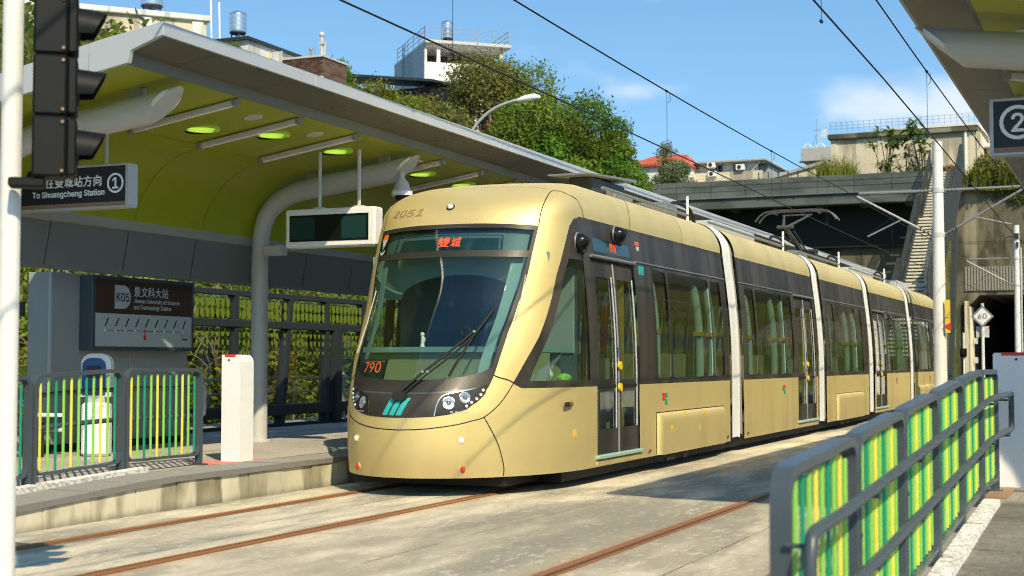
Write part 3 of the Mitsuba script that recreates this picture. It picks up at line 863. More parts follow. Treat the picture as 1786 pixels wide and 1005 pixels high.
put('route_back', patch(sbox(-.415, 1.235, -.148, 1.42), np.linspace(-.45, -.1, 25), np.linspace(1.19, 1.45, 14), off(-.03)), 'm_screen', TRAM, smooth=60)
drop = shapely.union_all([shapely.Point(0, .05).buffer(.062), Polygon([(-.058, .03), (.058, .03), (0, -.12)])])


def badge(k, w):
    a = put('badge', w(cut2d(drop)), 'm_orange', k, smooth=60)
    put('badge_field', w(cut2d(drop.intersection(sbox(-.1, -.2, .1, .045)).buffer(-.004))).apply_translation([0, 0, 0]), 'm_lightgrey', a, smooth=60)
    return a


put('badge', onskin(cut2d(shapely.union_all([drop.intersection(sbox(-.1, .03, .1, .2))])), -.475, 2.775, .002), 'm_orange', TRAM, smooth=60)
put('badge', onskin(cut2d(drop.intersection(sbox(-.1, -.05, .1, .03))), -.475, 2.775, .002), 'm_lightgrey', TRAM, smooth=60)
put('badge', onskin(cut2d(drop.intersection(sbox(-.1, -.2, .1, -.05))), -.475, 2.775, .002), 'm_teal', TRAM, smooth=60)
put('badge_tip', onskin(cut2d(Polygon([(-.06, -.10), (0, -.15), (.06, -.10), (.05, -.13), (0, -.185), (-.05, -.13)])), -.475, 2.775, .002), 'm_white', TRAM, smooth=60)
# wipers
def skinpts(P, d):
    return [tram_S(a, b) + d * tram_N(a, b) for a, b in P]


w = put('wiper', tube(skinpts([(-.010, 1.035), (.045, 1.16), (.09, 1.27), (.16, 1.42), (.215, 1.56), (.262, 1.69)], .05), .013, 8), 'm_rubber', TRAM, smooth=50)
put('arm', tube(skinpts([(.018, 1.035), (.073, 1.16), (.12, 1.27), (.19, 1.42), (.24, 1.55), (.275, 1.66)], .05), .010, 8), 'm_rubber', w, smooth=50)
put('blade', tube(skinpts([(.330, 1.96), (.306, 1.84), (.275, 1.69), (.25, 1.50), (.228, 1.35), (.215, 1.245)], .028), .013, 6), 'm_rubber', w, smooth=50)
put('joint', cat(*[trimesh.creation.icosphere(2, .018).apply_translation(p) for p in skinpts([(.088, 1.27), (.112, 1.27), (.268, 1.69)], .06)]), 'm_steel', w, smooth=60)
put('pivot', cat(*[disc(p, (0, -1, .2), .05, .06, 14) for p in skinpts([(-.01, 1.035), (.018, 1.035)], .03)]), 'm_rubber', w, smooth=40)
lp = skinpts([(.252, 1.66)], .05)[0]
put('cable', tube([lp + np.array([.05 * math.cos(a) - .05, 0, .05 * math.sin(a) + .04]) for a in np.linspace(0, 6.0, 14)], .006, 6), 'm_rubber', w, smooth=50)
for P in ([(-.46, 1.50), (-.425, 2.2)], [(.452, 1.55), (.49, 2.35)]):
    put('washer_pipe', tube(skinpts([P[0], tuple((np.array(P[0]) + P[1]) / 2), P[1]], .012), .006, 6), 'm_lightgrey', TRAM, smooth=50)

# cab interior
def plan(z, y0, y1, gap=.07):
    """The floor plan inside the nose at height z, between y0 and y1."""
    p = tram_S(np.linspace(-1, 1, 60), np.full(60, z))[:, :2]
    return Polygon([tuple(q) for q in p] + [(XC + 1.33, 15.7), (XC - 1.33, 15.7)]).buffer(-gap).intersection(sbox(-20, y0, 0, y1))


HF = lambda z: ((0, 0, z), (1, 0, 0), (0, 1, 0))
put('dashboard', extrude(plan(1.56, 14.55, 15.3), .06, HF(1.51)), 'm_dash', TRAM, smooth=False)
put('dashboard', extrude(plan(1.35, 14.62, 14.9, .10), .31, HF(1.197)), 'm_dashface', TRAM, smooth=False)
put('dashboard', extrude(plan(1.20, 13.7, 14.66), .05, HF(1.145)), 'm_dash', TRAM, smooth=False)
put('cab_wall', bx(XC - 1.13, XC + 1.13, 15.72, 15.78, .4, 3.0), 'm_cabdark', TRAM, smooth=False)
put('cab_door', bx(XC - .05, XC + .55, 15.69, 15.72, 1.1, 2.5, .01), 'm_blue', TRAM, smooth=False)
put('cab_door', bx(XC + .55, XC + 1.12, 15.69, 15.72, 1.5, 2.5, .01), 'm_panel', TRAM, smooth=False)
th = np.linspace(0, math.pi, 20)
visor = Polygon([(-1.1, .0)] + [(-.74 * math.cos(a), .27 * math.sin(a)) for a in th] + [(1.1, 0), (1.1, .50), (-1.1, .50)]).buffer(0)
put('sun_visor', extrude(visor, .03, ((XC, 15.0, 2.12), (1, 0, 0), (0, 0, 1))), 'm_dash', TRAM, smooth=False)
for s in (1, -1):
    put('pillar_trim', patch(shapely.affinity.scale(Polygon([(.345, 1.25), (.395, 1.30), (.400, 1.7), (.425, 2.03), (.465, 2.36), (.475, 2.5), (.39, 2.5), (.36, 2.0), (.345, 1.6)]), s, 1, origin=(0, 0)), np.linspace(-.5, .5, 31), np.linspace(1.2, 2.55, 16), off(-.05)), 'm_dash', TRAM, smooth=60)
put('driver_seat', cat(bx(XC + .15, XC + .65, 15.30, 15.42, 1.3, 2.0, .04), bx(XC + .27, XC + .53, 15.32, 15.42, 2.0, 2.22, .03)), 'm_cabdark', TRAM, smooth=30)
put('side_shelf', extrude(plan(1.17, 14.3, 15.69).intersection(sbox(XC + .6, 0, 0, 20)), .05, HF(1.14)), 'm_cabin', TRAM, smooth=False)
put('seat_box', tm(m3.Manifold.hull_points(np.array([(XC + x, y, z) for x in (.85, 1.08) for y, z in ((15.15, 1.19), (15.42, 1.19), (15.30, 1.5), (15.12, 1.5))]))), 'm_dashface', TRAM, smooth=False)
rs = np.random.default_rng(4)
bag = trimesh.creation.icosphere(3, 1.0)
bag.vertices *= 1 + .35 * (meshkit.fbm(bag.vertices * 2.2, 3, 4)[:, None] - .5)
bag.apply_transform(np.diag([.09, .17, .09, 1])); bag.apply_translation([XC + 1.02, 15.0, 1.26])
put('plastic_bag', bag, 'm_white', None, smooth=60, label='crumpled white bag behind the cab side window of the tram', cat='bag')
bag2 = trimesh.creation.icosphere(3, 1.0); bag2.vertices *= 1 + .4 * (meshkit.fbm(bag2.vertices * 2.6, 3, 9)[:, None] - .5)
bag2.apply_transform(np.diag([.07, .13, .05, 1])); bag2.apply_translation([XC + 1.12, 15.38, 1.225])
put('snack_bag', bag2, 'm_bar_light', None, smooth=60, label='bright green packet on the shelf of the tram cab', cat='packet')
fg = cat(tube([(0, 0, 0), (0, 0, .05), (0.01, 0, .10), (.0, 0, .13)], [.03, .02, .028, .016], 10), trimesh.creation.icosphere(2, .026).apply_translation([0, 0, .15]))
fg.apply_translation([XC - .42, 14.9, 1.565])
put('figurine', fg, 'm_white', None, smooth=60, label='small white figurine standing on the tram dashboard', cat='figurine')

# sides: per section a gold skirt, black window band, gold roof, glass, doors
YB = [(21.95, 22.66), (28.62, 29.34), (34.46, 35.18), (41.14, 41.85)]


def section_S(u, v):
    p = tram_S(np.sign(u) * 8.0, v)
    p[..., 1] = YC + np.abs(u)
    return p


def section(y0, y1, wins, doors, copies, gold='m_gold'):
    """A straight car section from y0 to y1: skin on both sides."""
    a, b = y0 - YC, y1 - YC
    us = np.linspace(a, b, 9)
    for to in copies:
        pass
    Dn = shapely.union_all([sbox(p - YC, .27, q - YC, 2.60) for p, q in doors] + [sbox(0, 0, 0, 0)])
    Wn = shapely.union_all([shapely.affinity.translate(sbox(p + .06, 1.26, q - .06, 2.54).buffer(.06, quad_segs=3), -YC, 0) for p, q in wins])
    for lo, hi, nm, m, extra in ((.2, 1.125, 'skirt', 'm_gold', Dn), (GOLD, GOLD + 1.97, 'roof_shell', 'm_gold', sbox(0, 0, 0, 0)), (1.125, GOLD, 'window_band', 'm_black', shapely.union_all([Dn, Wn]))):
        vs = VS[(VS >= lo - 1e-6) & (VS <= hi + 1e-6)]
        vs = np.unique(np.concatenate([[lo, hi], vs])) if nm != 'window_band' else np.linspace(lo, hi, 12)
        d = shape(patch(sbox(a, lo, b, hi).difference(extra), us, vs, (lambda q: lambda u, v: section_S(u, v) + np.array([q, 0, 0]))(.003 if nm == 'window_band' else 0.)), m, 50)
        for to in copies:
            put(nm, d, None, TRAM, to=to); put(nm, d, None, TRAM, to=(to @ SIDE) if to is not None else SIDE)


section(22.72, 28.55, [(23.05, 23.65), (23.75, 25.70), (25.80, 26.45)], [(26.75, 28.38)], [None, REAR])
section(29.40, 34.40, [(29.85, 30.5), (30.6, 32.9), (33.0, 33.75)], [], [None])


def pane(y0, y1, z0, z1, m, nm, to=None, off_=-.012):
    x = lambda z: XC + 1.33 - .142 * np.clip((z - 1.13) / 1.9, 0, 1) ** 2 + off_
    zs = np.linspace(z0, z1, 5)
    v = np.vstack([[(x(z), y0, z) for z in zs], [(x(z), y1, z) for z in zs]])
    f = [t for i in range(4) for t in ((i, 5 + i, 6 + i), (i, 6 + i, i + 1))]
    return shape((v, np.array(f)), m, 60)


WINS = [(18.22, 18.80), (18.90, 20.90), (21.0, 21.56), (23.05, 23.65), (23.75, 25.70), (25.80, 26.45), (29.85, 30.5), (30.6, 32.9), (33.0, 33.75)]
for y0, y1 in WINS:
    d = pane(y0, y1, 1.2, 2.6, 'm_glass_dark', 'window')
    fr = rrect(y0 - .012, y1 + .012, 1.188, 2.612, .07, 3).difference(rrect(y0 + .012, y1 - .012, 1.212, 2.588, .05, 3))
    fd = shape(extrude(fr, .006, ((XC + 1.31, 0, 0), (0, 1, 0), (0, 0, 1))), 'm_rubber', False)
    for to in ([None, REAR] if y0 < 29 else [None]):
        put('window', d, None, TRAM, to=to)
        put('window', d, None, TRAM, to=(to @ SIDE) if to is not None else SIDE)
# belt and band lines
for a, b in ((17.5, 21.86), (22.72, 26.7), (29.4, 34.4)):
    d = shape(tube([(XC + 1.245, a, 2.665), (XC + 1.245, b, 2.665)], .012, 6), 'm_alu_dark', 40)
    put('band_trim', d, None, TRAM)
    if a < 29:
        put('band_trim', d, None, TRAM, to=REAR)


def tram_door(y0, y1):
    """Double-leaf door in the plane of the side wall."""
    ym = (y0 + y1) / 2
    xw = lambda z: XC + 1.33 - .142 * np.clip((z - 1.13) / 1.9, 0, 1) ** 2
    fr_out = sbox(y0, .30, y1, 2.62)
    lv = []
    parts = []
    for a, b in ((y0 + .03, ym - .012), (ym + .012, y1 - .03)):
        hs = [rrect(a + .11, b - .09, 1.20, 2.40, .03, 3), rrect(a + .11, b - .09, .62, 1.06, .03, 3)]
        leaf = sbox(a, .33, b, 2.58).difference(shapely.union_all(hs))
        S = lambda u, v: np.stack([xw(v) - .018, u, v], -1)
        parts.append(('door_leaf', patch(leaf, np.linspace(a - .001, b + .001, 4), np.linspace(.32, 2.6, 10), S), 'm_black'))
        for h in hs:
            parts.append(('door_glass', patch(h, np.linspace(a, b, 3), np.linspace(.32, 2.6, 10), lambda u, v: np.stack([xw(v) - .026, u, v], -1)), 'm_glass_dark'))
        parts.append(('door_bar', bx(XC + 1.305, XC + 1.325, a + .02, b - .02, 1.105, 1.135), 'm_rubber'))
        parts.append(('door_trim', tube([(xw(z) - .012, b - .075 if a < ym - .3 else b - .06, z) for z in np.linspace(.62, 2.42, 6)], .012, 6), 'm_alu'))
    parts.append(('center_post', tube([(xw(z) - .010, ym, z) for z in np.linspace(.33, 2.58, 8)], .014, 6), 'm_steel'))
    parts.append(('door_frame', cat(bx(XC + 1.20, XC + 1.235, y0, y1, 2.60, 2.64), bx(XC + 1.27, XC + 1.322, y0 - .012, y0 + .02, .28, 1.6), bx(XC + 1.27, XC + 1.322, y1 - .02, y1 + .012, .28, 1.6)), 'm_rubber'))
    parts.append(('gutter', tube([(XC + 1.262, y0 - .03, 2.635), (XC + 1.262, y1 + .03, 2.635)], .022, 8), 'm_alu_dark'))
    parts.append(('step', bx(XC + 1.29, XC + 1.375, y0 - .06, y1 + .04, .285, .328, .008), 'm_step'))
    parts.append(('sill', bx(XC + 1.28, XC + 1.345, y0 - .03, y1 + .02, .20, .27, .01), 'm_gold'))
    parts.append(('door_button', disc((XC + 1.338, ym, 1.36), (1, 0, 0), .05, .03, 16), 'm_yellow'))
    parts.append(('door_button', disc((XC + 1.342, ym, 1.10), (1, 0, 0), .05, .03, 16), 'm_yellow'))
    parts.append(('door_sticker', bx(XC + 1.318, XC + 1.323, ym - .04, ym + .04, 1.46, 1.58), 'm_blue'))
    return parts


for y0, y1 in ((DY0, DY1), (26.75, 28.38)):
    ds = [(n, shape(m, mm, 40 if n != 'door_leaf' else 60), mm) for n, m, mm in tram_door(y0, y1)]
    for to in (None, REAR):
        for flip in (False, True):
            base = None
            t2 = to if not flip else (SIDE if to is None else to @ SIDE)
            for n, d, mm in ds:
                if n == 'door_frame':
                    base = put('door', d, None, TRAM, to=t2)
            for n, d, mm in ds:
                if n != 'door_frame':
                    put(n, d, None, base, to=t2)
# side displays, pods, stickers, hatches
sdp = sbox(uy(16.02), 2.70, uy(17.36), 2.855)
put('side_display', patch(sdp, np.linspace(uy(16), uy(17.4), 4), np.linspace(2.68, 2.87, 3), off(.006)), 'm_screen', TRAM, smooth=60)
lt = glyphs('雙城', .12, .001); lt.apply_translation([-.12, -.04, 0])
put('side_display_text', onskin(lt, uy(16.72), 2.77, .010), 'm_led', TRAM, smooth=False)
for y, z in ((15.52, 2.77), (16.82, 2.955)):
    u = uy(y) if y > YC else (y - 14.6)
    c = np.array([XC + 1.22, y, z])
    pod = put('camera_pod', tube([c + [0, 0, 0], c + [.07, -.01, -.01], c + [.11, -.02, -.025], c + [.13, -.03, -.04]], [.098, .098, .080, .035], 20), 'm_pod', TRAM, smooth=50)
    put('ring', tube([c + [.012, 0, 0], c + [.03, 0, 0]], [.108, .102], 24), 'm_alu_dark', pod, smooth=40)
    put('lens_hood', tube([c + [.04, .03, -.07], c + [.09, .05, -.12]], [.06, .04], 16), 'm_rubber', pod, smooth=40)
XW = XC + 1.3325
put('badge', bx(XW - .135, XW - .121, 17.64, 17.80, 2.83, 2.93), 'm_orange', TRAM, smooth=False)
put('badge', extrude(drop.intersection(sbox(-.1, -.2, .1, .04)), .006, ((XC + 1.215, 17.72, 2.83), (0, 1, 0), (0, 0, 1))), 'm_lightgrey', TRAM, smooth=False)
for i in range(3):
    put('emblem_stroke', bx(XC + 1.245, XC + 1.258, 17.66 + i * .075, 17.71 + i * .075, 2.47, 2.62), 'm_teal', TRAM, smooth=False)
for y, dr_ in ((18.50, 1), (25.55, -1), (38.6, 1), (45.2, 1)):
    put('sticker', bx(XW, XW + .003, y - .11, y - .005, .90, 1.0), 'm_red' if dr_ > 0 else 'm_green', TRAM, smooth=False)
    put('sticker', bx(XW, XW + .003, y + .005, y + .11, .94, 1.0), 'm_green' if dr_ > 0 else 'm_red', TRAM, smooth=False)
    put('sticker', bx(XW, XW + .003, y + .005, y + .11, .84, .92), 'm_green', TRAM, smooth=False)
for y, z in ((15.22, .61), (18.6, .54), (19.2, .70), (20.2, .68), (19.9, .50)):
    put('sticker', bx(XW - (.02 if y < 15.5 else -.07), XW + (-.014 if y < 15.5 else .073), y - .03, y + .03, z - .04, z + .04), 'm_yellow', TRAM, smooth=False)
m_ = put('side_marker', bx(XW - .035, XW - .0, 14.92, 15.12, .915, .965, .012), 'm_rubber', TRAM, smooth=False)
put('lens', bx(XW - .03, XW + .006, 15.0, 15.11, .922, .958, .01), 'm_amber', m_, smooth=False)


def hatch(y0, y1, z1):
    pr_ = [(0, .21), (.07, .215), (.072, z1 - .10), (.055, z1 - .03), (0, z1)]
    m = extrude(Polygon(pr_), y1 - y0, ((XW - .004, y1, 0), (1, 0, 0), (0, 0, 1)))
    v = np.asarray(m.vertices)
    e = np.minimum(v[:, 1] - y0, y1 - v[:, 1])
    return m


def pillow(y0, y1, z0, z1, d):
    n = 10
    ys_ = np.concatenate([[y0], y0 + .12 * np.linspace(.15, 1, 5) ** 1.5, y1 - .12 * np.linspace(1, .15, 5) ** 1.5, [y1]])
    zs_ = np.concatenate([[z0], np.linspace(z0 + .02, z1 - .12, 3), z1 - .12 * np.linspace(.9, .05, 6), [z1]])
    Yg, Zg = np.meshgrid(ys_, zs_, indexing='ij')
    f = lambda e, w: np.sqrt(np.clip(1 - (1 - np.clip(e / w, 0, 1)) ** 2, 0, 1))
    X = XW - .006 + d * f(np.minimum(Yg - y0, y1 - Yg), .12) * f(z1 - Zg, .12)
    ii_ = np.arange(Yg.size).reshape(Yg.shape)
    q_ = np.stack([ii_[:-1, :-1], ii_[1:, :-1], ii_[1:, 1:], ii_[:-1, 1:]], -1).reshape(-1, 4)
    return (np.stack([X, Yg, Zg], -1).reshape(-1, 3), q_)


h1 = shape(pillow(18.16, 21.42, .205, .745, .075), 'm_gold', 40)
h3 = shape(pillow(30.42, 33.45, .205, .745, .075), 'm_gold', 40)
put('side_hatch', h1, None, TRAM); put('side_hatch', h1, None, TRAM, to=REAR); put('side_hatch', h3, None, TRAM)
for a, b in ((18.14, 21.44), (30.40, 33.47)):
    put('hatch_seam', cat(bx(XW - .001, XW + .003, a - .01, b, .745, .755), bx(XW - .001, XW + .003, a - .012, a, .21, .755)), 'm_rubber', TRAM, smooth=False)
for y in (17.85, 21.7, 22.95, 28.45):
    put('sticker', cat(bx(XW, XW + .003, y - .05, y - .02, .24, .29), bx(XW, XW + .003, y + .01, y + .05, .26, .29)), 'm_ink', TRAM, smooth=False)
# bellows between the sections
def belt_ring(y, k):
    th_ = np.concatenate([[.24], np.linspace(.4, 3.07, 12), GOLD + np.linspace(.1, 1, 8), [GOLD + 1.6, GOLD + 1.96]])
    p = tram_S(np.full(len(th_), 2.0), th_)
    p = np.vstack([p, (p * [-1, 1, 1] + [2 * XC, 0, 0])[::-1]])
    c_ = np.array([XC, 0, 1.9])
    d_ = p - [XC, 0, 1.9]; d_[:, 1] = 0
    p = p + d_ / np.linalg.norm(d_, axis=1, keepdims=True) * k
    p[:, 1] = y
    return p


for a, b in YB:
    m_b = a + .46
    rings = []
    ysb = np.linspace(a, m_b, 9)
    for i, y in enumerate(ysb):
        rings.append(belt_ring(y, .012 if i in (0, 8) else (-.005 if i % 2 else -.018)))
    n = len(rings[0])
    V = np.vstack(rings)
    F = [t for i in range(8) for j in range(n - 1) for t in ((i * n + j, i * n + j + 1, (i + 1) * n + j + 1), (i * n + j, (i + 1) * n + j + 1, (i + 1) * n + j))]
    bl = put('bellows', (V, np.array(F)), 'm_bellows', TRAM, smooth=25)
    r2 = [belt_ring(y, kk) for y, kk in ((m_b, -.01), (m_b + .05, -.06), (m_b + .16, -.075), (b, -.03))]
    V = np.vstack(r2)
    F = [t for i in range(3) for j in range(n - 1) for t in ((i * n + j, i * n + j + 1, (i + 1) * n + j + 1), (i * n + j, (i + 1) * n + j + 1, (i + 1) * n + j))]
    put('gaiter', (V, np.array(F)), 'm_bellows_dark', bl, smooth=25)
    put('roof_post', rod((XC + .66, a - .05, 3.5), (XC + .66, a - .05, 3.98), .022, 8), 'm_white', TRAM)
    put('roof_cable', cat(*[tube(curve([(XC + x, a - .5, 3.62), (XC + x, a - .1, 3.86 + .05 * x), (XC + x + .05, b - .1, 3.84), (XC + x, b + .4, 3.62)], 5), .03, 6) for x in (-.3, .1, .45)]), 'm_rubber', TRAM, smooth=50)
# roof gear
for x0, x1, y0, y1, z1, m in ((-.16, .18, 18.9, 20.3, 3.97, 'm_darksteel'), (-.5, .62, 20.9, 21.5, 3.80, 'm_alu_dark'), (-.55, .62, 23.5, 26.4, 3.76, 'm_alu'), (-.55, .6, 30.0, 31.2, 3.72, 'm_alu_dark'), (-.55, .62, 36.5, 39.5, 3.76, 'm_alu'), (-.55, .62, 43.5, 46.0, 3.80, 'm_alu')):
    u_ = put('roof_unit', bx(XC + x0, XC + x1, y0, y1, 3.58, z1, .02), m, TRAM, smooth=False)
    if m == 'm_darksteel':
        put('lid', tm(m3.Manifold.hull_points(np.array([(XC + x, y, z) for x in (-.30, .30) for y, z in ((18.45, 3.94), (18.45, 3.96), (20.5, 4.05), (20.5, 4.09))]))), 'm_alu_dark', u_, smooth=False)
        put('side_box', bx(XC + .19, XC + .34, 19.4, 20.2, 3.60, 3.82, .02), 'm_alu_dark', u_, smooth=False)
for a, b in ((22.9, 28.3), (29.6, 34.2), (35.4, 41.0), (17.8, 21.7)):
    put('roof_rail', cat(rod((XC + .72, a, 3.66), (XC + .72, b, 3.66), .022, 6), rod((XC - .72, a, 3.66), (XC - .72, b, 3.66), .022, 6)), 'm_alu_dark', TRAM)
for y in (21.2, 21.5, 28.3, 30.0, 34.0):
    put('insulator', cat(*[disc((XC + .35, y, 3.62 + .05 * i), (0, 0, 1), .06 if i % 2 else .035, .05, 10) for i in range(5)]), 'm_rubber', TRAM, smooth=40)
# pantograph
pg = put('pantograph', cat(bx(XC - .5, XC + .5, 32.2, 33.9, 3.66, 3.72, .01), rod((XC - .35, 33.3, 3.6), (XC - .35, 33.3, 3.95), .05), rod((XC + .35, 33.3, 3.6), (XC + .35, 33.3, 3.95), .05), rod((XC - .4, 33.3, 3.93), (XC + .4, 33.3, 3.93), .05)), 'm_darksteel', TRAM, smooth=40)
put('lower_arm', tube([(XC, 33.3, 3.93), (XC, 31.75, 4.36)], [.05, .04], 10), 'm_panto', pg)
put('lower_arm', rod((XC + .12, 33.45, 3.85), (XC + .1, 31.7, 4.28), .016), 'm_panto', pg)
put('knee', rod((XC - .18, 31.75, 4.36), (XC + .18, 31.75, 4.36), .04), 'm_panto', pg)
put('upper_arm', tube([(XC - .04, 31.75, 4.36), (XC - .30, 33.0, 4.74)], [.035, .022], 8), 'm_panto', pg)
put('upper_arm', tube([(XC + .04, 31.75, 4.36), (XC + .30, 33.0, 4.74)], [.035, .022], 8), 'm_panto', pg)
for dy in (-.2, .16):
    put('collector_strip', tube(curve([(XC - .92, 33.0 + dy, 4.60), (XC - .80, 33.0 + dy, 4.74), (XC - .6, 33.0 + dy, 4.82), (XC, 33.0 + dy, 4.835), (XC + .6, 33.0 + dy, 4.82), (XC + .80, 33.0 + dy, 4.74), (XC + .92, 33.0 + dy, 4.60)], 4), .022, 8), 'm_panto', pg, smooth=50)
put('head_link', cat(rod((XC - .5, 32.8, 4.78), (XC - .5, 33.16, 4.78), .016), rod((XC + .5, 32.8, 4.78), (XC + .5, 33.16, 4.78), .016), rod((XC - .34, 33.0, 4.74), (XC + .34, 33.0, 4.74), .018)), 'm_panto', pg)
put('spring', cat(rod((XC, 33.3, 4.02), (XC - .2, 32.4, 4.2), .03), rod((XC + .2, 33.4, 3.8), (XC + .1, 32.2, 4.3), .02)), 'm_darksteel', pg)

# underframe, floor, ceiling, seats and posts inside
put('underframe', cat(bx(XC - 1.15, XC + 1.15, 15.2, 48.6, .07, .30), bx(XC - .9, XC + .9, 14.2, 15.2, .09, .28)), 'm_dark', TRAM, smooth=False)
wl = shape(disc((0, 0, 0), (1, 0, 0), .29, .11, 24), 'm_darksteel', 40)
for yb in (18.5, 20.2, 31.0, 32.8, 43.6, 45.3):
    for s in (-1, 1):
        put('wheel', wl, None, TRAM, to=T().translate([XC + s * .74, yb, .30]))
for yb in (19.35, 31.9, 44.45):
    put('bogie', cat(bx(XC + .95, XC + 1.1, yb - 1.1, yb + 1.1, .07, .30, .02), bx(XC + 1.02, XC + 1.16, yb - .25, yb + .15, .065, .12), bx(XC + 1.02, XC + 1.16, yb + .55, yb + .8, .065, .12)), 'm_darksteel', TRAM, smooth=False)
put('floor', bx(XC - 1.25, XC + 1.25, 15.8, 48.0, .30, .34), 'm_cabin', TRAM, smooth=False)
put('inner_ceiling', bx(XC - 1.05, XC + 1.05, 15.5, 48.3, 2.86, 2.90), 'm_cabin', TRAM, smooth=False)
put('inner_lining', cat(bx(XC - 1.24, XC - 1.20, 17.6, 21.8, .4, 1.15), bx(XC - 1.24, XC - 1.20, 22.8, 26.6, .4, 1.15), bx(XC - 1.24, XC - 1.20, 29.4, 34.3, .4, 1.15), bx(XC - 1.24, XC - 1.20, 37.1, 41, .4, 1.15)), 'm_cabin', TRAM, smooth=False)
post = shape(tube(curve([(0, 0, 1.16), (.015, .0, 1.25), (.0, .03, 1.7), (-.02, .0, 2.1), (-.06, -.04, 2.42), (-.10, -.06, 2.5)], 4), .062, 10), 'm_mint', 50)
pb = shape(bx(-.066, .066, -.066, .066, 1.78, 1.84), 'm_yellow', False)
for y in (18.52, 20.62, 21.28, 23.55, 25.35, 26.12, 30.3, 32.3, 33.3, 37.5, 39.8, 40.4, 42.6, 44.4, 45.2, 46.6):
    p_ = put('window_post', post, None, TRAM, to=T().translate([XC + 1.19, y, 0]))
    put('grip', pb, None, p_, to=T().translate([XC + 1.19, y, 0]))
se = shape(tm(m3.Manifold.hull_points(np.array([(x, y, z) for x, w in ((-.34, 0), (.34, 0)) for y, z in ((-.05, .75), (.03, .75), (.06, 1.52), (.0, 1.52))]) * [1, 1, 1])), 'm_khaki', 30)
sc_ = shape(bx(-.34, .34, -.45, .0, .68, .78, .03), 'm_khaki', 30)
for y in (19.55, 20.35, 24.2, 25.1, 30.9, 31.7, 32.5, 38.2, 39.1, 43.2, 44.1):
    for x in (.72, -.72):
        s_ = put('seat', se, None, TRAM, to=T().translate([XC + x, y, 0]))
        put('cushion', sc_, None, s_, to=T().translate([XC + x, y, 0]))
hr = shape(tube(curve([(0, -.25, 1.15), (0, -.25, 1.75), (0, -.2, 1.86), (0, .2, 1.88), (0, .26, 1.8)], 4), .02, 8), 'm_alu', 50)
for y in (24.6, 31.3, 38.6):
    put('grab_rail', hr, None, TRAM, to=T().translate([XC + .95, y, 0]))
for y in (17.2, 28.1):
    put('door_post', bx(XC + 1.12, XC + 1.2, y - .05, y + .03, .4, 2.45), 'm_yellow', TRAM, smooth=False)
    put('notice', bx(XC + 1.0, XC + 1.02, y - .28, y - .10, 1.5, 2.1), 'm_red', TRAM, smooth=False)
    put('notice', bx(XC + .9, XC + .99, y - .3, y + .15, .5, 1.45), 'm_lightgrey', TRAM, smooth=False)

# ------------------------------------------------------------------ ramp fences with coloured bars
BARC = ['m_bar_yellow', 'm_bar_light', 'm_bar_teal', 'm_bar_light']
bar_d = {m: shape(bx(-.0085, .0085, -.0125, .0125, .13, .97, .003), m, False) for m in set(BARC)}
bolt_d = shape(cat(disc((.035, 0, 0), (1, 0, 0), .012, .012, 8)), 'm_chrome', 40)


def frame_panel(y0, y1, z0, z1, h=1.03):
    """A rounded frame of flat bar in the plane x = 0; its feet stand at z0 and z1."""
    def P(t, z):
        return (0, y0 + (y1 - y0) * t, z0 + (z1 - z0) * t + z)
    e = 0.03 / (y1 - y0)
    r = 0.13 / (y1 - y0)
    top = [P(e, .02), P(e, .55), P(e, h - .15), P(e + r * .25, h - .055), P(e + r, h - .02), P(.5, h - .02), P(1 - e - r, h - .02), P(1 - e - r * .25, h - .055), P(1 - e, h - .15), P(1 - e, .55), P(1 - e, .02)]
    bot = [P(e, .24), P(e + r * .25, .15), P(e + r, .115), P(.5, .115), P(1 - e - r, .115), P(1 - e - r * .25, .15), P(1 - e, .24)]

    def flat(pts, w, d):
        """A flat bar: half width w across x, half depth d in the panel's plane."""
        p = np.asarray(pts, float)
        t = np.gradient(p, axis=0); t /= np.linalg.norm(t, axis=1, keepdims=True)
        n = np.stack([0 * t[:, 0], -t[:, 2], t[:, 1]], 1)
        V = np.concatenate([p + sx * np.array([w, 0, 0]) + sd * n * d for sx, sd in ((1, 1), (1, -1), (-1, -1), (-1, 1))]).reshape(4, len(p), 3).transpose(1, 0, 2).reshape(-1, 3)
        F = []
        for k in range(len(p) - 1):
            for j in range(4):
                a, b = k * 4 + j, k * 4 + (j + 1) % 4
                F += [(a, b, b + 4), (a, b + 4, a + 4)]
        e4 = (len(p) - 1) * 4
        F += [(0, 2, 1), (0, 3, 2), (e4, e4 + 1, e4 + 2), (e4, e4 + 2, e4 + 3)]
        return trimesh.Trimesh(V, F, process=False)
    return flat(curve(top, 4), .036, .019), flat(curve(bot, 4), .033, .012)


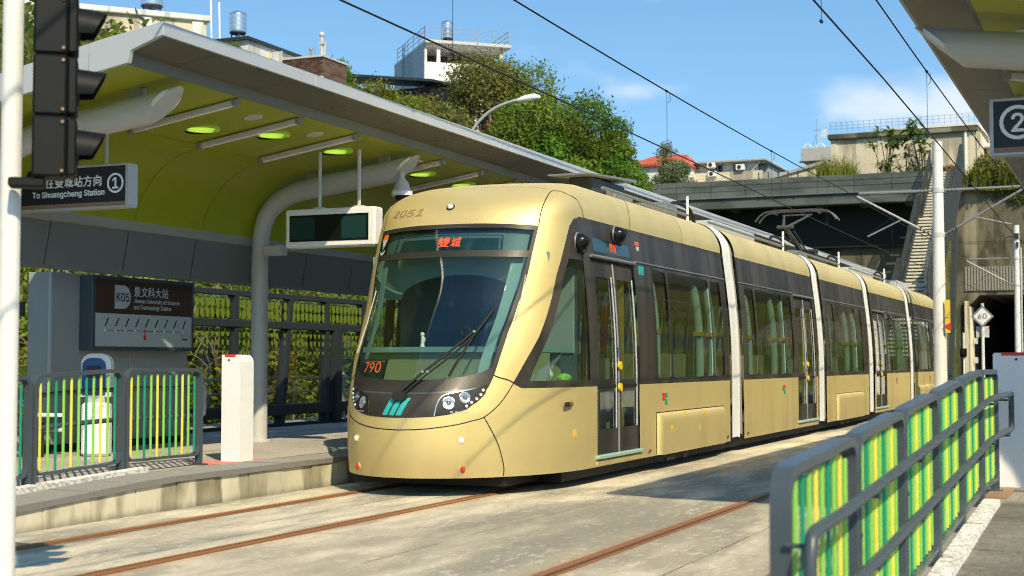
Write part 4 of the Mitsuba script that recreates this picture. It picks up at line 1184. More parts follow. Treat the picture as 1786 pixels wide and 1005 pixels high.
def ramp_fence(name, label, x, posts, side, nbar, zf, kerb):
    """side: +1 puts the handrails on the +x side."""
    k = thing(name, label, 'fence', 'fences along the platform ramps')
    for i, (a, b) in enumerate(zip(posts[:-1], posts[1:])):
        z0, z1 = zf(a), zf(b)
        t, bt = frame_panel(a + .006, b - .006, z0, z1)
        for m in (t, bt):
            m.apply_translation([x, 0, 0])
        put('frame', t, 'm_fence', k, smooth=40)
        put('bottom_rail', bt, 'm_fence', k, smooth=40)
        for j in range(nbar):
            f = (j + 1) / (nbar + 1)
            y = a + .02 + (b - a - .04) * f
            edge = min(f, 1 - f) * (b - a)
            put('bar', bar_d[BARC[j % 4]], None, k, to=T().translate([x, y, zf(y) + (.02 if edge < .16 else 0)]).scale([1, 1, .95 if edge < .16 else 1.0]))
        put('foot', bx(x - .06, x + .06, a - .05, a + .07, zf(a) - .02, zf(a) + .014), 'm_fence', k, smooth=False)
        for zz in (.42, .60, .74):
            put('bolt', bolt_d, None, k, to=T().translate([x if side > 0 else x - .07, a + .03, zf(a) + zz]))
    put('foot', bx(x - .06, x + .06, posts[-1] - .06, posts[-1] + .05, zf(posts[-1]) - .02, zf(posts[-1]) + .014), 'm_fence', k, smooth=False)
    xr = x + side * .12
    a, b = posts[0] - .05, posts[-1] + .22
    za, zb = zf(a), zf(b)
    ym = 11.5
    loop = [(xr, a + .08, zf(a) + .52), (xr, a, zf(a) + .56), (xr, a - .02, zf(a) + .67), (xr, a, zf(a) + .78), (xr, a + .08, zf(a) + .82)]
    end = [(xr, b - .08, zb + .82), (xr, b - .005, zb + .80), (xr, b, zb + .67), (xr, b - .005, zb + .54), (xr, b - .08, zb + .52)]
    up = [(xr, y, zf(y) + .82) for y in np.arange(a + .5, b - .3, .6)]
    low = [(xr, y, zf(y) + .52) for y in np.arange(a + .5, b - .3, .6)]
    put('handrail', tube(curve(loop + up + end[:3], 4), .024, 10), 'm_fence', k, smooth=50)
    put('handrail', tube(curve([loop[0]] + low + end[::-1][:3], 4), .024, 10), 'm_fence', k, smooth=50)
    for p in posts:
        for zz in (.50, .80):
            put('handrail_bracket', tube([(x + side * .02, p, zf(p) + zz - .03), (xr, p, zf(p) + zz - .03), (xr, p, zf(p) + zz)], .010, 6), 'm_fence', k, smooth=40)
    if kerb:
        for a, b in zip(posts[:-1], posts[1:]):
            if b > kerb[1]:
                continue
            xa, xb = sorted((x + side * .03, x + side * .15))
            put('kerb_stone', prism_x([(a + .05, zf(a) - .1), (b - .03, zf(b) - .1), (b - .03, zf(b) + .055), (a + .05, zf(a) + .055)], xa, xb), 'm_granite', k, smooth=False)
    return k


ramp_fence('ramp_fence', 'dark grey fence with closely spaced yellow and green bars, close up at the lower right', -1.13, [4.94, 6.30, 7.67, 9.03, 10.38, 11.72, 13.06], 1, 10, ramp, (0, 12))
ramp_fence('ramp_fence', 'dark grey fence with green, teal and yellow bars in front of the station map wall', -9.20, [6.5, 7.83, 9.15, 10.46, 11.77, 13.08], -1, 11, ramp, None)
for a, b in ((7.87, 9.1), (9.19, 10.4), (10.5, 11.95)):
    put('kerb_stone', prism_x([(a, ramp(a) - .1), (b, ramp(b) - .1), (b, ramp(b) + .05), (a, ramp(a) + .05)], -9.16, -9.02), 'm_granite', 'ramp_fence_001', smooth=False)

# ------------------------------------------------------------------ platform end cabinets
for name, x0, x1, y, mirror, lb in (('cabinet', -9.30, -9.055, 13.6, False, 'white upright platform cabinet with a red strip, between the bar fence and the tram'),
                                   ('cabinet', -1.17, -0.55, 13.45, True, 'white upright cabinet in half shade behind the end of the right-hand fence')):
    k = thing(name, lb, 'cabinet', 'platform end cabinets')
    w = x1 - x0
    if mirror:
        pr_ = sbox(0, 0, w, 1.17).buffer(-.02).buffer(.02, quad_segs=4)
    else:
        pr_ = shapely.union_all([rrect(0, w, .3, 1.17, .09, 6), sbox(0, 0, w, .6), sbox(0, .3, .2, 1.17)])
    put('body', extrude(pr_, .26, ((x0, y + .26, .312), (1, 0, 0), (0, 0, 1))), 'm_white', k, smooth=30)
    a = .05 if not mirror else .08
    put('red_strip', bx(x0 + a - .01, x0 + a + (.13 if not mirror else .27), y - .004, y + .1, 1.458, 1.487), 'm_red', k, smooth=False)
    put('lock', disc((x0 + a + .045 + (.07 if mirror else 0), y - .003, 1.425), (0, 1, 0), .011, .012, 10), 'm_dark', k)
    put('plinth', bx(x0 + .01, x1 - .01, y + .01, y + .25, .300, .316), 'm_steel', k, smooth=False)
put('painted_patch', bx(-9.47, -8.98, 13.2, 14.15, .3005, .3125), 'm_pinkred', 'platform', smooth=False)

# ------------------------------------------------------------------ map wall, station map, card reader
k = thing('panel_wall', 'pale grey free-standing panel wall behind the station map', 'wall')
put('wall_panel', bx(-12.45, -12.10, 14.08, 15.58, .40, 2.50, .006), 'm_panel', k, smooth=False)
put('wall_panel', bx(-12.45, -12.10, 15.59, 16.86, .40, 2.50, .006), 'm_panel', k, smooth=False)
put('plinth', bx(-12.40, -12.16, 14.12, 16.82, .30, .40), 'm_darksteel', k, smooth=False)
put('side_trim', bx(-12.12, -12.085, 14.06, 14.09, .40, 2.50), 'm_alu', k, smooth=False)
k = thing('station_map', 'station name board with brown header and route map, on the grey panel wall', 'sign')
put('frame', bx(-12.10, -11.90, 14.60, 16.72, 1.55, 2.49, .006), 'm_fence', k, smooth=False)
put('header', bx(-11.905, -11.893, 14.66, 16.66, 2.02, 2.44), 'm_brown', k, smooth=False)
put('map_panel', bx(-11.905, -11.893, 14.66, 16.66, 1.60, 2.015), 'm_mapboard', k, smooth=False)
FR = lambda y, z, d=.0: ((-11.8925 + d, y, z), (0, 1, 0), (0, 0, 1))
bad = shapely.union_all([sbox(0, 0, .17, .30), shapely.Point(.17, .15).buffer(.15, quad_segs=10)])
put('badge', extrude(bad, .003, FR(15.02, 2.08)), 'm_mapboard', k, smooth=False)
put('badge_text', frame_mesh(text('K05', .105, .002), FR(15.035, 2.175, .0035)), 'm_ink', k, smooth=False)
put('name_text', frame_mesh(glyphs('景文科大站', .145, .002), FR(15.40, 2.255)), 'm_mapboard', k, smooth=False)
put('name_text', frame_mesh(text('Jinwen University of Science', .052, .002), FR(15.40, 2.165)), 'm_mapboard', k, smooth=False)
put('name_text', frame_mesh(text('and Technology Station', .052, .002), FR(15.40, 2.085)), 'm_mapboard', k, smooth=False)
put('route_line', bx(-11.8935, -11.889, 14.83, 16.45, 1.80, 1.807), 'm_ink', k, smooth=False)
for i in range(9):
    y = 14.83 + i * .2025
    put('stop', extrude(shapely.Point(0, 0).buffer(.018), .003, FR(y, 1.803, .003)), 'm_white' if i != 4 else 'm_red', k, smooth=False)
    put('stop_name', extrude(Polygon([(0, 0), (.018, -.012), (.085, .095), (.067, .107)]), .002, FR(y, 1.86)), 'm_ink', k, smooth=False)
put('marker', extrude(shapely.union_all([shapely.Point(0, 0).buffer(.03), Polygon([(-.028, .01), (.028, .01), (0, .075)])]), .003, FR(14.83 + 4 * .2025, 1.715)), 'm_red', k, smooth=False)
put('branch', bx(-11.8935, -11.889, 16.45, 16.457, 1.70, 1.807), 'm_red', k, smooth=False)
put('branch', bx(-11.8935, -11.889, 16.457, 16.56, 1.695, 1.715), 'm_ink', k, smooth=False)
k = thing('card_reader', 'white pedestal card reader with blue screen, in front of the station map', 'ticket machine')
R_ = lambda m: rotz(m, 28, (-11.2, 13.85, 0))
put('pedestal', R_(cat(bx(-11.36, -11.04, 13.74, 13.96, .312, .93, .03))), 'm_white', k, smooth=30)
put('neck', R_(bx(-11.30, -11.10, 13.76, 13.94, .92, 1.06, .02)), 'm_lightgrey', k, smooth=30)
hd = shapely.union_all([rrect(0, .34, .2, .5, .12, 6), sbox(.0, .0, .34, .3)])
put('hood', R_(extrude(hd, .20, ((-11.37, 13.96, 1.0), (1, 0, 0), (0, 0, 1)))), 'm_white', k, smooth=30)
put('screen', R_(extrude(shapely.union_all([rrect(0, .27, .2, .45, .1, 6), sbox(0, .02, .27, .3)]), .02, ((-11.355, 13.765, 1.0), (1, 0, 0), (0, 0, 1)))), 'm_blue', k, smooth=30)
put('display', R_(bx(-11.30, -11.14, 13.738, 13.75, 1.22, 1.36)), 'm_navy', k, smooth=False)
k = thing('bench', 'dark bench with white end beside the panel wall, behind the bar fence', 'bench')
put('seat', bx(-12.0, -11.6, 11.9, 13.75, .70, .76, .008), 'm_darksteel', k, smooth=False)
put('end_cap', bx(-12.0, -11.62, 13.755, 13.80, .58, .80, .01), 'm_white', k, smooth=False)
put('leg', bx(-11.95, -11.65, 12.1, 12.18, .31, .70), 'm_darksteel', k, smooth=False)
put('leg', bx(-11.95, -11.65, 13.4, 13.48, .31, .70), 'm_darksteel', k, smooth=False)

# ------------------------------------------------------------------ glazed screens at the back of the platform
ov = [shapely.Point(y, z).buffer(.055, quad_segs=4) for y in () for z in ()]
dot2d = shapely.affinity.scale(shapely.Point(0, 0).buffer(.062, quad_segs=4), .82, 1.28)


def screen_bay(k, y0, y1, lean):
    put('pane', bx(-13.478, -13.474, y0 + .03, y1 - .03, .66, 1.96), 'm_glass_clear', k, smooth=False)
    put('pane', bx(-13.478, -13.474, y0 + .03, y1 - .03, 2.10, 2.46), 'm_glass_clear', k, smooth=False)
    ds = []
    for r, z in enumerate((2.19, 2.36, 1.88, 1.72, 1.56)):
        sc = (1, 1, .82, .6, .42)[r]
        for y in np.arange(y0 + .13 + (r % 2) * .0, y1 - .09, .142):
            g = shapely.affinity.translate(shapely.affinity.scale(dot2d, sc, sc), y, z)
            ds.append(g)
    put('dot_print', extrude(MultiPolygon(ds), .003, ((-13.473, 0, 0), (0, 1, 0), (0, 0, 1))), 'm_dot', k, smooth=False, kind='stuff')
    # posts lean a little, one way or the other
    put('post', tm(m3.Manifold.hull_points(np.array([[-13.58 + a, y0 + s + (lean if z > 1 else 0), z] for a in (0, .16) for s in (-.055, .055) for z in (.306, 2.56)]))), 'm_darksteel', k, smooth=False)


k = thing('glazed_screen', 'dark steel screen with dotted glass panes behind the column and the white cabinet', 'screen', 'glazed platform screens')
ysn = [16.95, 18.45, 20.05, 21.45, 22.95, 24.4, 25.9, 27.3]
for i, (a, b) in enumerate(zip(ysn[:-1], ysn[1:])):
    screen_bay(k, a, b, (0, -.12, .0, .28, .0, -.1, .1)[i])
put('double_post', bx(-13.52, -13.34, 23.15, 23.32, .306, 1.98), 'm_darksteel', k, smooth=False)
for z0, z1, w in ((2.48, 2.57, .16), (1.97, 2.09, .20), (.50, .68, .18), (.306, .36, .12)):
    put('rail', bx(-13.5 - w / 2, -13.5 + w / 2, 16.9, 40, z0, z1, .006), 'm_darksteel', k, smooth=False)
k = thing('glazed_screen', 'dark steel screen with dotted glass, half hidden by the white signal pole', 'screen', 'glazed platform screens')
for i, (a, b) in enumerate(zip([9.6, 11.1, 12.6], [11.1, 12.6, 14.02])):
    screen_bay(k, a, b, 0)
put('post', bx(-13.58, -13.42, 13.98, 14.12, .306, 2.56), 'm_darksteel', k, smooth=False)
for z0, z1, w in ((2.48, 2.57, .16), (1.97, 2.09, .20), (.50, .68, .18), (.306, .36, .12)):
    put('rail', bx(-13.5 - w / 2, -13.5 + w / 2, 9.5, 14.1, z0, z1, .006), 'm_darksteel', k, smooth=False)
put('rail_arm', bx(-13.42, -12.47, 14.0, 14.06, 1.96, 2.14, .006), 'm_darksteel', k, smooth=False)
k = thing('garden_fence', 'thin grey tube fence in front of the bushes behind the glazed screen', 'fence')
for z in (.55, .85, 1.1):
    put('rail', rod((-14.6, 8, z), (-14.6, 36, z), .02, 6), 'm_steel', k, smooth=40)
pd = shape(rod((0, 0, 0), (0, 0, 1.12), .025, 6), 'm_steel', 40)
for y in np.arange(8.5, 36, 1.9):
    put('post', pd, None, k, to=T().translate([-14.6, float(y), 0.0]))

# ------------------------------------------------------------------ hanging signs
def hanging_sign(x0, x1, z0, z1, y, lb, flip):
    k = thing('direction_sign', lb, 'sign', 'hanging direction signs')
    put('frame', cat(bx(x0, x1, y, y + .17, z1 - .022, z1, .004), bx(x0, x1, y, y + .17, z0, z0 + .022, .004), bx(x0, x0 + .03, y, y + .17, z0 + .022, z1 - .022), bx(x1 - .03, x1, y, y + .17, z0 + .022, z1 - .022)), 'm_alu', k, smooth=False)
    put('face', bx(x0 + .03, x1 - .03, y + .012, y + .155, z0 + .022, z1 - .022), 'm_navy', k, smooth=False)
    put('stripe', bx(x0 + .03, x1 - .03, y + .008, y + .02, z0 + .0225, z0 + .065), 'm_bronze', k, smooth=False)
    for xx in (x0 + .35, x1 - .35):
        put('hanger', rod((xx, y + .085, z1 - .01), (xx, y + .085, 4.02), .022, 8), 'm_lightgrey', k)
    return k, lambda x, z, d=0: ((x, y + .0115 - d, z), (1, 0, 0), (0, 0, 1))


k, F = hanging_sign(-11.68, -9.867, 3.056, 3.528, 12.65, 'dark hanging sign with a circled 1 at its visible end, beside the traffic signal', False)
ring = lambda r: shapely.Point(0, 0).buffer(r, quad_segs=12).difference(shapely.Point(0, 0).buffer(r * .79, quad_segs=12))
put('number_ring', extrude(ring(.108), .004, F(-10.037, 3.320)), 'm_sign_white', k, smooth=False)
put('number', frame_mesh(centred(text('1', .116, .004)), F(-10.037, 3.320)), 'm_sign_white', k, smooth=False)
put('destination', frame_mesh(glyphs('往雙城站方向', .127, .004), F(-10.985, 3.309)), 'm_sign_white', k, smooth=False)
t = text('To Shuangcheng Station', .062, .004); t.apply_translation([-t.bounds[1, 0], 0, 0])
put('destination', frame_mesh(t, F(-10.18, 3.199)), 'm_sign_white', k, smooth=False)
k, F = hanging_sign(-1.095, .73, 3.110, 3.583, 12.65, 'dark hanging sign with a circled 2, cut off by the right edge', True)
put('number_ring', extrude(ring(.143), .004, F(-.875, 3.380)), 'm_sign_white', k, smooth=False)
put('number', frame_mesh(centred(text('2', .148, .004)), F(-.875, 3.380)), 'm_sign_white', k, smooth=False)

k = thing('information_display', 'white framed departure display with dark screen, hanging beside the tram roof', 'display')
put('case', bx(-10.0, -8.70, 16.0, 16.22, 2.855, 3.345, .02), 'm_white', k, smooth=30)
put('screen', bx(-9.93, -8.79, 15.992, 16.02, 2.93, 3.265), 'm_screen_dark', k, smooth=False)
put('screen_page', bx(-9.91, -9.56, 15.988, 15.995, 2.955, 3.235), 'm_screen', k, smooth=False)
put('screen_page', bx(-9.17, -8.82, 15.988, 15.995, 2.955, 3.235), 'm_screen', k, smooth=False)
for xx, ya in ((-9.55, 16.1), (-8.98, 16.1)):
    put('hanger', cat(rod((xx, ya, 3.34), (xx, ya, 4.08), .024, 8), bx(xx - .07, xx + .07, ya - .05, ya + .05, 3.34, 3.37)), 'm_lightgrey', k)
k = thing('dome_camera', 'white bell-shaped camera hanging under the tip of the second curved beam', 'camera')
put('hood', tube([(-8.92, 17.15, 3.92), (-8.92, 17.15, 3.83), (-8.92, 17.15, 3.78), (-8.92, 17.15, 3.64)], [.03, .04, .085, .135], 20), 'm_lightgrey', k)
put('skirt', tube([(-8.92, 17.15, 3.66), (-8.92, 17.15, 3.60)], [.138, .145], 20), 'm_white', k)
put('lens', tm(trimesh.creation.icosphere(2, .085).apply_translation([-8.92, 17.15, 3.585])), 'm_dark', k, smooth=60)
k = thing('speaker', 'small pale box speaker fixed to the column behind the display', 'speaker')
put('body', cat(bx(-10.98, -10.70, 17.0, 17.2, 2.86, 3.0, .02)), 'm_lightgrey', k, smooth=30)
put('mount', rod((-11.1, 17.2, 2.93), (-10.9, 17.12, 2.93), .025), 'm_lightgrey', k)

# ------------------------------------------------------------------ the signal close to the camera
k = thing('signal_pole', 'cream white pole at the left edge, out of focus', 'pole')
put('shaft', cyl(-5.435, 6.0, 0, 5.2, .0535, 24), 'm_mast', k, smooth=60)
put('base_plate', bx(-5.6, -5.27, 5.83, 6.17, 0, .03, .005), 'm_steel', k, smooth=False)
k = thing('traffic_signal', 'black three-lamp traffic signal seen from its side, next to the cream pole', 'traffic signal')
sr2 = np.random.default_rng(2)
q = lambda m: rotz(m, 38, (-5.13, 6.05, 0))
for i, z in enumerate((2.355, 2.675, 2.995)):
    put('lamp_case', q(cat(bx(-5.285, -5.115, 5.96, 6.17, z, z + .3165, .012))), 'm_signal', k, smooth=30)
    put('door', q(bx(-5.115, -5.065, 5.97, 6.16, z + .010, z + .306, .010)), 'm_signal', k, smooth=30)
    th = np.linspace(-.35, math.pi + .35, 15)
    L0, L1 = -5.065, -4.92
    V = []
    for x, s in ((L0, .93), (L1, .80)):
        for r in (.118, .112):
            for t_ in th:
                V.append((x - (.05 * (1 - math.sin(t_)) if x == L1 else 0), 6.065 + r * s * math.cos(t_), z + .152 + r * s * math.sin(t_)))
    n = len(th); F_ = []
    for j in range(n - 1):
        for a, b in ((0, 2 * n), (3 * n, n), (2 * n, 3 * n)):
            F_ += [(a + j, a + j + 1, b + j + 1), (a + j, b + j + 1, b + j)]
    put('hood', q((np.array(V), np.array(F_))), 'm_signal', k, smooth=50)
    put('lens', q(disc((-5.064, 6.065, z + .152), (1, 0, 0), .085, .012, 20)), 'm_dark', k, smooth=40)
    for zz in (.03, .285):
        put('hinge_bolt', q(disc((-5.135, 5.957, z + zz), (0, 1, 0), .0085, .02, 8)), 'm_bronze', k, smooth=40)
put('bracket', q(cat(bx(-5.40, -5.22, 5.98, 6.10, 2.30, 2.35, .01))), 'm_signal', k, smooth=False)
put('bracket', cat(bx(-5.40, -5.10, 6.0, 6.06, 3.36, 3.41, .01)), 'm_signal', k, smooth=False)

# ------------------------------------------------------------------ overhead line
for x, side in ((XC, 'left'), (-2.9, 'right')):
    k = thing('contact_wire', f'lower bare wire of the {side} track' + (', touching the pantograph' if side == 'left' else ''), 'wire', 'overhead wires')
    put('wire', tube([(x + .12 * math.sin(y * .11), y, 4.86) for y in np.arange(-30, 150, 6.0)], .0105, 6), 'm_cable', k, smooth=60)
    k = thing('messenger_wire', f'upper wire with droppers over the {side} track', 'wire', 'overhead wires')
    put('wire', tube([(x, y, 5.86 + .12 * ((y - 26) / 15.0) ** 2 * (1 if 11 < y < 41.5 else .3)) for y in np.arange(-30, 90, 3.0)], .0115, 6), 'm_cable', k, smooth=60)
    for y in (7.0, 14.8, 23.0, 30.5, 36.5, 47, 54, 61):
        zt = 5.86 + .12 * ((y - 26) / 15.0) ** 2 * (1 if 11 < y < 41.5 else .3)
        put('dropper', cat(rod((x, y, 4.87), (x, y, zt), .004, 5), tube([(x + .05, y, zt - .02), (x + .06, y, zt - .16), (x + .02, y, zt - .2)], .005, 5), disc((x, y, zt), (0, 1, 0), .022, .06, 8), disc((x, y, 4.87), (0, 1, 0), .018, .05, 8)), 'm_cable', k)


def mast(y, zt, r0, r1, lb, arms):
    k = thing('catenary_mast', lb, 'mast', 'overhead line masts')
    put('shaft', cyl(AX, y, 0, zt, r0, 24, r1), 'm_mast', k, smooth=60)
    put('cap', cyl(AX, y, zt, zt + .03, r1 * 1.04, 24), 'm_lightgrey', k, smooth=40)
    put('foot', bx(AX - .35, AX + .35, y - .35, y + .35, 0, .12, .02), 'm_floor', k, smooth=False)
    for s in arms:
        a = put('cantilever', tube([(AX + s * r1, y - .02, 6.13), (AX + s * 2.15, y - .02, 6.14)], .036, 8), 'm_steel', k)
        put('strut', tube([(AX + s * .14, y, 4.90), (AX + s * .30, y, 4.98), (AX + s * 2.20, y, 6.06)], .034, 8), 'm_steel', a)
        put('steady_arm', rod((AX + s * .98, y, 5.36), (AX + s * 1.92, y, 4.92 if s < 0 else 5.12), .022, 8), 'm_steel', a)
        put('insulator', cat(*[disc((AX + s * (.22 + i * .05), y, (6.13 if q_ else 4.94 + i * .028)), (1, 0, .0), .055 if i % 2 else .03, .045, 10) for i in range(6) for q_ in (0, 1)]), 'm_bark', a, smooth=40)
        if s == arms[0]:
            for z in (6.07, 4.84):
                put('clamp', cyl(AX, y, z, z + .12, r1 * 1.27, 16), 'm_lightgrey', k, smooth=40)
        put('stay', rod((AX + s * 1.2, y, 5.47), (AX + s * 1.92, y, 4.95), .006, 5), 'm_cable', a)
    return k


k = mast(41.5, 7.46, .185, .135, 'tall white mast with cantilever arms, just behind the tail of the tram', (-1, 1))
put('plate', bx(AX + .16, AX + .30, 41.3, 41.32, 2.62, 3.10), 'm_yellow', k, smooth=False)
put('plate', bx(AX + .16, AX + .30, 41.3, 41.32, 2.20, 2.60), 'm_yellow', k, smooth=False)
put('warning_sign', extrude(Polygon([(0, 0), (.2, -.11), (.2, .11)]), .01, ((AX + .12, 41.29, 2.38), (1, 0, 0), (0, 0, 1))), 'm_red', k, smooth=False)
k = mast(70.0, 7.6, .15, .13, 'white mast in front of the tunnel mouth', (-1, 1))
put('switch', bx(AX - .1, AX + .12, 69.78, 69.86, 7.0, 7.25, .01), 'm_darksteel', k, smooth=False)
put('switch', bx(AX + .0, AX + .1, 69.78, 69.86, 6.6, 6.85), 'm_darksteel', k, smooth=False)
put('jumper', tube(curve([(AX - .1, 69.8, 7.1), (AX - .5, 69.8, 7.0), (AX - .45, 69.8, 6.3), (AX - .2, 69.8, 6.12)], 5), .02, 6), 'm_cable', k)
put('conduit', cyl(AX + .19, 69.9, 0, 6.6, .035, 8), 'm_lightgrey', k)

k = thing('speed_sign', 'small white diamond speed sign reading 60 on a thin white post', 'sign')
put('post', cyl(-4.97, 53.45, 0, 3.46, .055, 12), 'm_mast', k, smooth=60)
dia = lambda a: Polygon([(0, a), (a, 0), (0, -a), (-a, 0)])
put('rim', extrude(dia(.36).buffer(.02), .02, ((-4.97, 53.38, 3.0), (1, 0, 0), (0, 0, 1))), 'm_steel', k, smooth=False)
put('face', extrude(dia(.30), .012, ((-4.97, 53.36, 3.0), (1, 0, 0), (0, 0, 1))), 'm_white', k, smooth=False)
put('number', frame_mesh(centred(text('60', .19, .01, False)), ((-4.97, 53.345, 3.0), (1, 0, 0), (0, 0, 1))), 'm_ink', k, smooth=False)
put('back_board', bx(-5.2, -4.76, 53.52, 53.54, 2.27, 2.66), 'm_lightgrey', k, smooth=False)
k = thing('track_signal', 'small dark signal head on a slim post, right beside the tall white mast', 'signal')
put('post', cyl(-4.62, 44.0, 0, 2.25, .03, 8), 'm_mast', k)
put('head', cat(bx(-4.72, -4.54, 43.9, 44.05, 1.55, 1.80, .02), disc((-4.60, 43.88, 1.68), (0, 1, 0), .07, .1, 12)), 'm_signal', k, smooth=False)

# ------------------------------------------------------------------ road bridge, retaining walls, tunnel, stairs
k = thing('road_bridge', 'dark grey-green steel bridge edge spanning above the tram tail', 'bridge')
for i, x in enumerate(np.arange(-34, -10.4, 2.0)):
    for z0, z1, y in ((10.60, 10.98, 79.98), (10.99, 11.30, 80.0), (11.31, 11.62, 80.03)):
        put('girder_panel', bx(x + .012, min(x + 1.988, -10.4), y, y + .25, z0 + .008, z1 - .008, .006), 'm_girder', k, smooth=False)
put('lower_flange', bx(-34, -10.4, 79.7, 80.4, 9.98, 10.56, .02), 'm_girder', k, smooth=False)
put('ledge', bx(-34, -10.4, 79.55, 80.3, 10.56, 10.60), 'm_alu_dark', k, smooth=False)
put('backing', bx(-34, -10.4, 80.2, 80.5, 10.0, 11.6), 'm_girder', k, smooth=False)
put('deck', bx(-34, -10.4, 80.4, 84.5, 10.3, 10.9), 'm_retain', k, smooth=False)
for x in np.arange(-33, -11, 2.4):
    put('deck_beam', bx(x, x + .3, 80.5, 82.2, 9.9, 10.3), 'm_girder', k, smooth=False)
bd = shape(bx(-.05, .05, -.03, .03, -.07, .07), 'm_darksteel', False)
for x in np.arange(-33.2, -10.6, 2.0):
    put('bracket', bd, None, k, to=T().translate([float(x), 79.68, 10.47]))
pb_ = shape(cyl(0, 0, 0, .4, .035, 6), 'm_darksteel', 40)
for i in range(5):
    put('anchor_post', pb_, None, k, to=T().translate([-19.3 + i * .55, 80.2, 11.6]))
put('inner_girder', bx(-34, -10.4, 81.6, 81.95, 7.75, 10.28, .02), 'm_deepdark', k, smooth=False)  # near-black panel added to deepen the shade under the deck, ends where shadow ends
k = thing('retaining_wall', 'stained concrete wall in the shade under the bridge', 'wall', 'concrete retaining walls')
for x in np.arange(-34, -10.2, 4.0):
    put('wall_section', bx(x + .01, min(x + 3.99, -10.3), 82.0, 82.6, -.1, 10.3, .02), 'm_retain', k, smooth=False)
put('wall_return', bx(-10.9, -10.3, 82.6, 90.1, -.1, 11.0), 'm_retain', k, smooth=False)
k = thing('retaining_wall', 'tall stained concrete wall above the tunnel mouth, topped by plants', 'wall', 'concrete retaining walls')
TX0, TX1, TZ = -9.12, -0.4, 5.36
wallp = sbox(-10.9, -.1, 12, 11.5).difference(Polygon([(TX0, -.2), (TX0, 4.75), (TX0 + .62, TZ), (TX1 - .6, TZ), (TX1, 4.75), (TX1, -.2)]))
for x in np.arange(-10.9, 12, 3.3):
    for z0, z1 in ((-.1, 5.5), (5.52, 8.5), (8.52, 11.5)):
        g = wallp.intersection(sbox(x + .012, z0, x + 3.288, z1))
        if not g.is_empty:
            put('wall_section', extrude(g, .5, ((0, 90.5, 0), (1, 0, 0), (0, 0, 1))), 'm_retain', k, smooth=False)
put('coping', bx(-10.9, 12, 89.85, 90.6, 11.5, 11.75, .02), 'm_retain', k, smooth=False)
rb = shape(bx(-.045, .045, -.10, 0, 5.62, 7.02), 'm_ribband', False)
for i in range(68):
    put('rib', rb, None, k, to=T().translate([-9.25 + i * .165, 89.99, 0]))
put('rib_band', bx(-9.4, 2.1, 89.96, 89.995, 5.58, 7.05), 'm_soffit', k, smooth=False)
tun = Polygon([(TX0, -.2), (TX0, 4.75), (TX0 + .62, TZ), (TX1 - .6, TZ), (TX1, 4.75), (TX1, -.2)])
tl = tun.buffer(.5, join_style=2).difference(tun).difference(sbox(-30, -5, 30, -.05))
k = thing('tunnel', 'dark tunnel mouth with a pale left jamb, below the stained wall', 'tunnel')
put('lining', extrude(tl, 46, ((0, 136.5, 0), (1, 0, 0), (0, 0, 1))), 'm_tunnel', k, smooth=False)
put('end_wall', bx(-10, .5, 136.4, 136.8, -.1, 6), 'm_tunnel', k, smooth=False)
put('jamb', bx(-9.36, -9.14, 89.7, 89.99, -.1, 5.0, .02), 'm_beige', k, smooth=False)
put('jamb_return', bx(-9.12, -9.06, 89.8, 92.2, -.1, 4.7), 'm_beige', k, smooth=False)
put('tunnel_floor', bx(TX0, TX1, 90.6, 136, -.02, .002), 'm_tunnel', k, smooth=False)
for z in (1.35, 2.5):
    put('fixture', bx(-8.98, -8.8, 91.4, 91.6, z, z + .35), 'm_lightgrey', k, smooth=False)
k = thing('drain_pipe', 'grey vertical pipe running down the concrete wall beside the stairs', 'pipe')
put('pipe', cyl(-9.92, 89.8, 0, 6.9, .06, 10), 'm_alu_dark', k)
put('clip', cat(*[cyl(-9.92, 89.8, z, z + .06, .08, 10) for z in (1.5, 3.2, 4.9, 6.5)]), 'm_steel', k)

k = thing('stairway', 'steep outdoor stairs with pale treads, slatted handrail and grey side panel climbing to the bridge', 'stairs')
SX0, SX1 = -9.95, -8.55


def stair_z(y):
    return float(np.interp(y, [60.6, 68.2, 69.4, 74.8, 76.0, 80.3], [0, 4.9, 4.9, 8.55, 8.55, 11.5]))


for a, b in ((60.6, 68.2), (69.4, 74.8), (76.0, 80.3)):
    n = int(round((stair_z(b) - stair_z(a)) / .175))
    for i in range(n):
        y = a + (b - a) * i / n
        z = stair_z(a) + (i + 1) * (stair_z(b) - stair_z(a)) / n
        put('tread', bx(SX0 + .06, SX1 - .06, y, y + (b - a) / n + .02, z - .085, z, .008), 'm_tread', k, smooth=False)
for y0, y1 in ((68.2, 69.4), (74.8, 76.0)):
    put('landing', bx(SX0, SX1, y0, y1, stair_z(y0) - .16, stair_z(y0) - .001), 'm_tread', k, smooth=False)
for x, nm in ((SX0, 'stringer'), (SX1, 'stringer')):
    for a, b in ((60.6, 68.2), (68.2, 69.4), (69.4, 74.8), (74.8, 76.0), (76.0, 80.3)):
        put(nm, prism_x([(a, stair_z(a) - .30), (b, stair_z(b) - .30), (b, stair_z(b) + .22), (a, stair_z(a) + .22)], x - .05, x + .05), 'm_stairpanel', k, smooth=False)
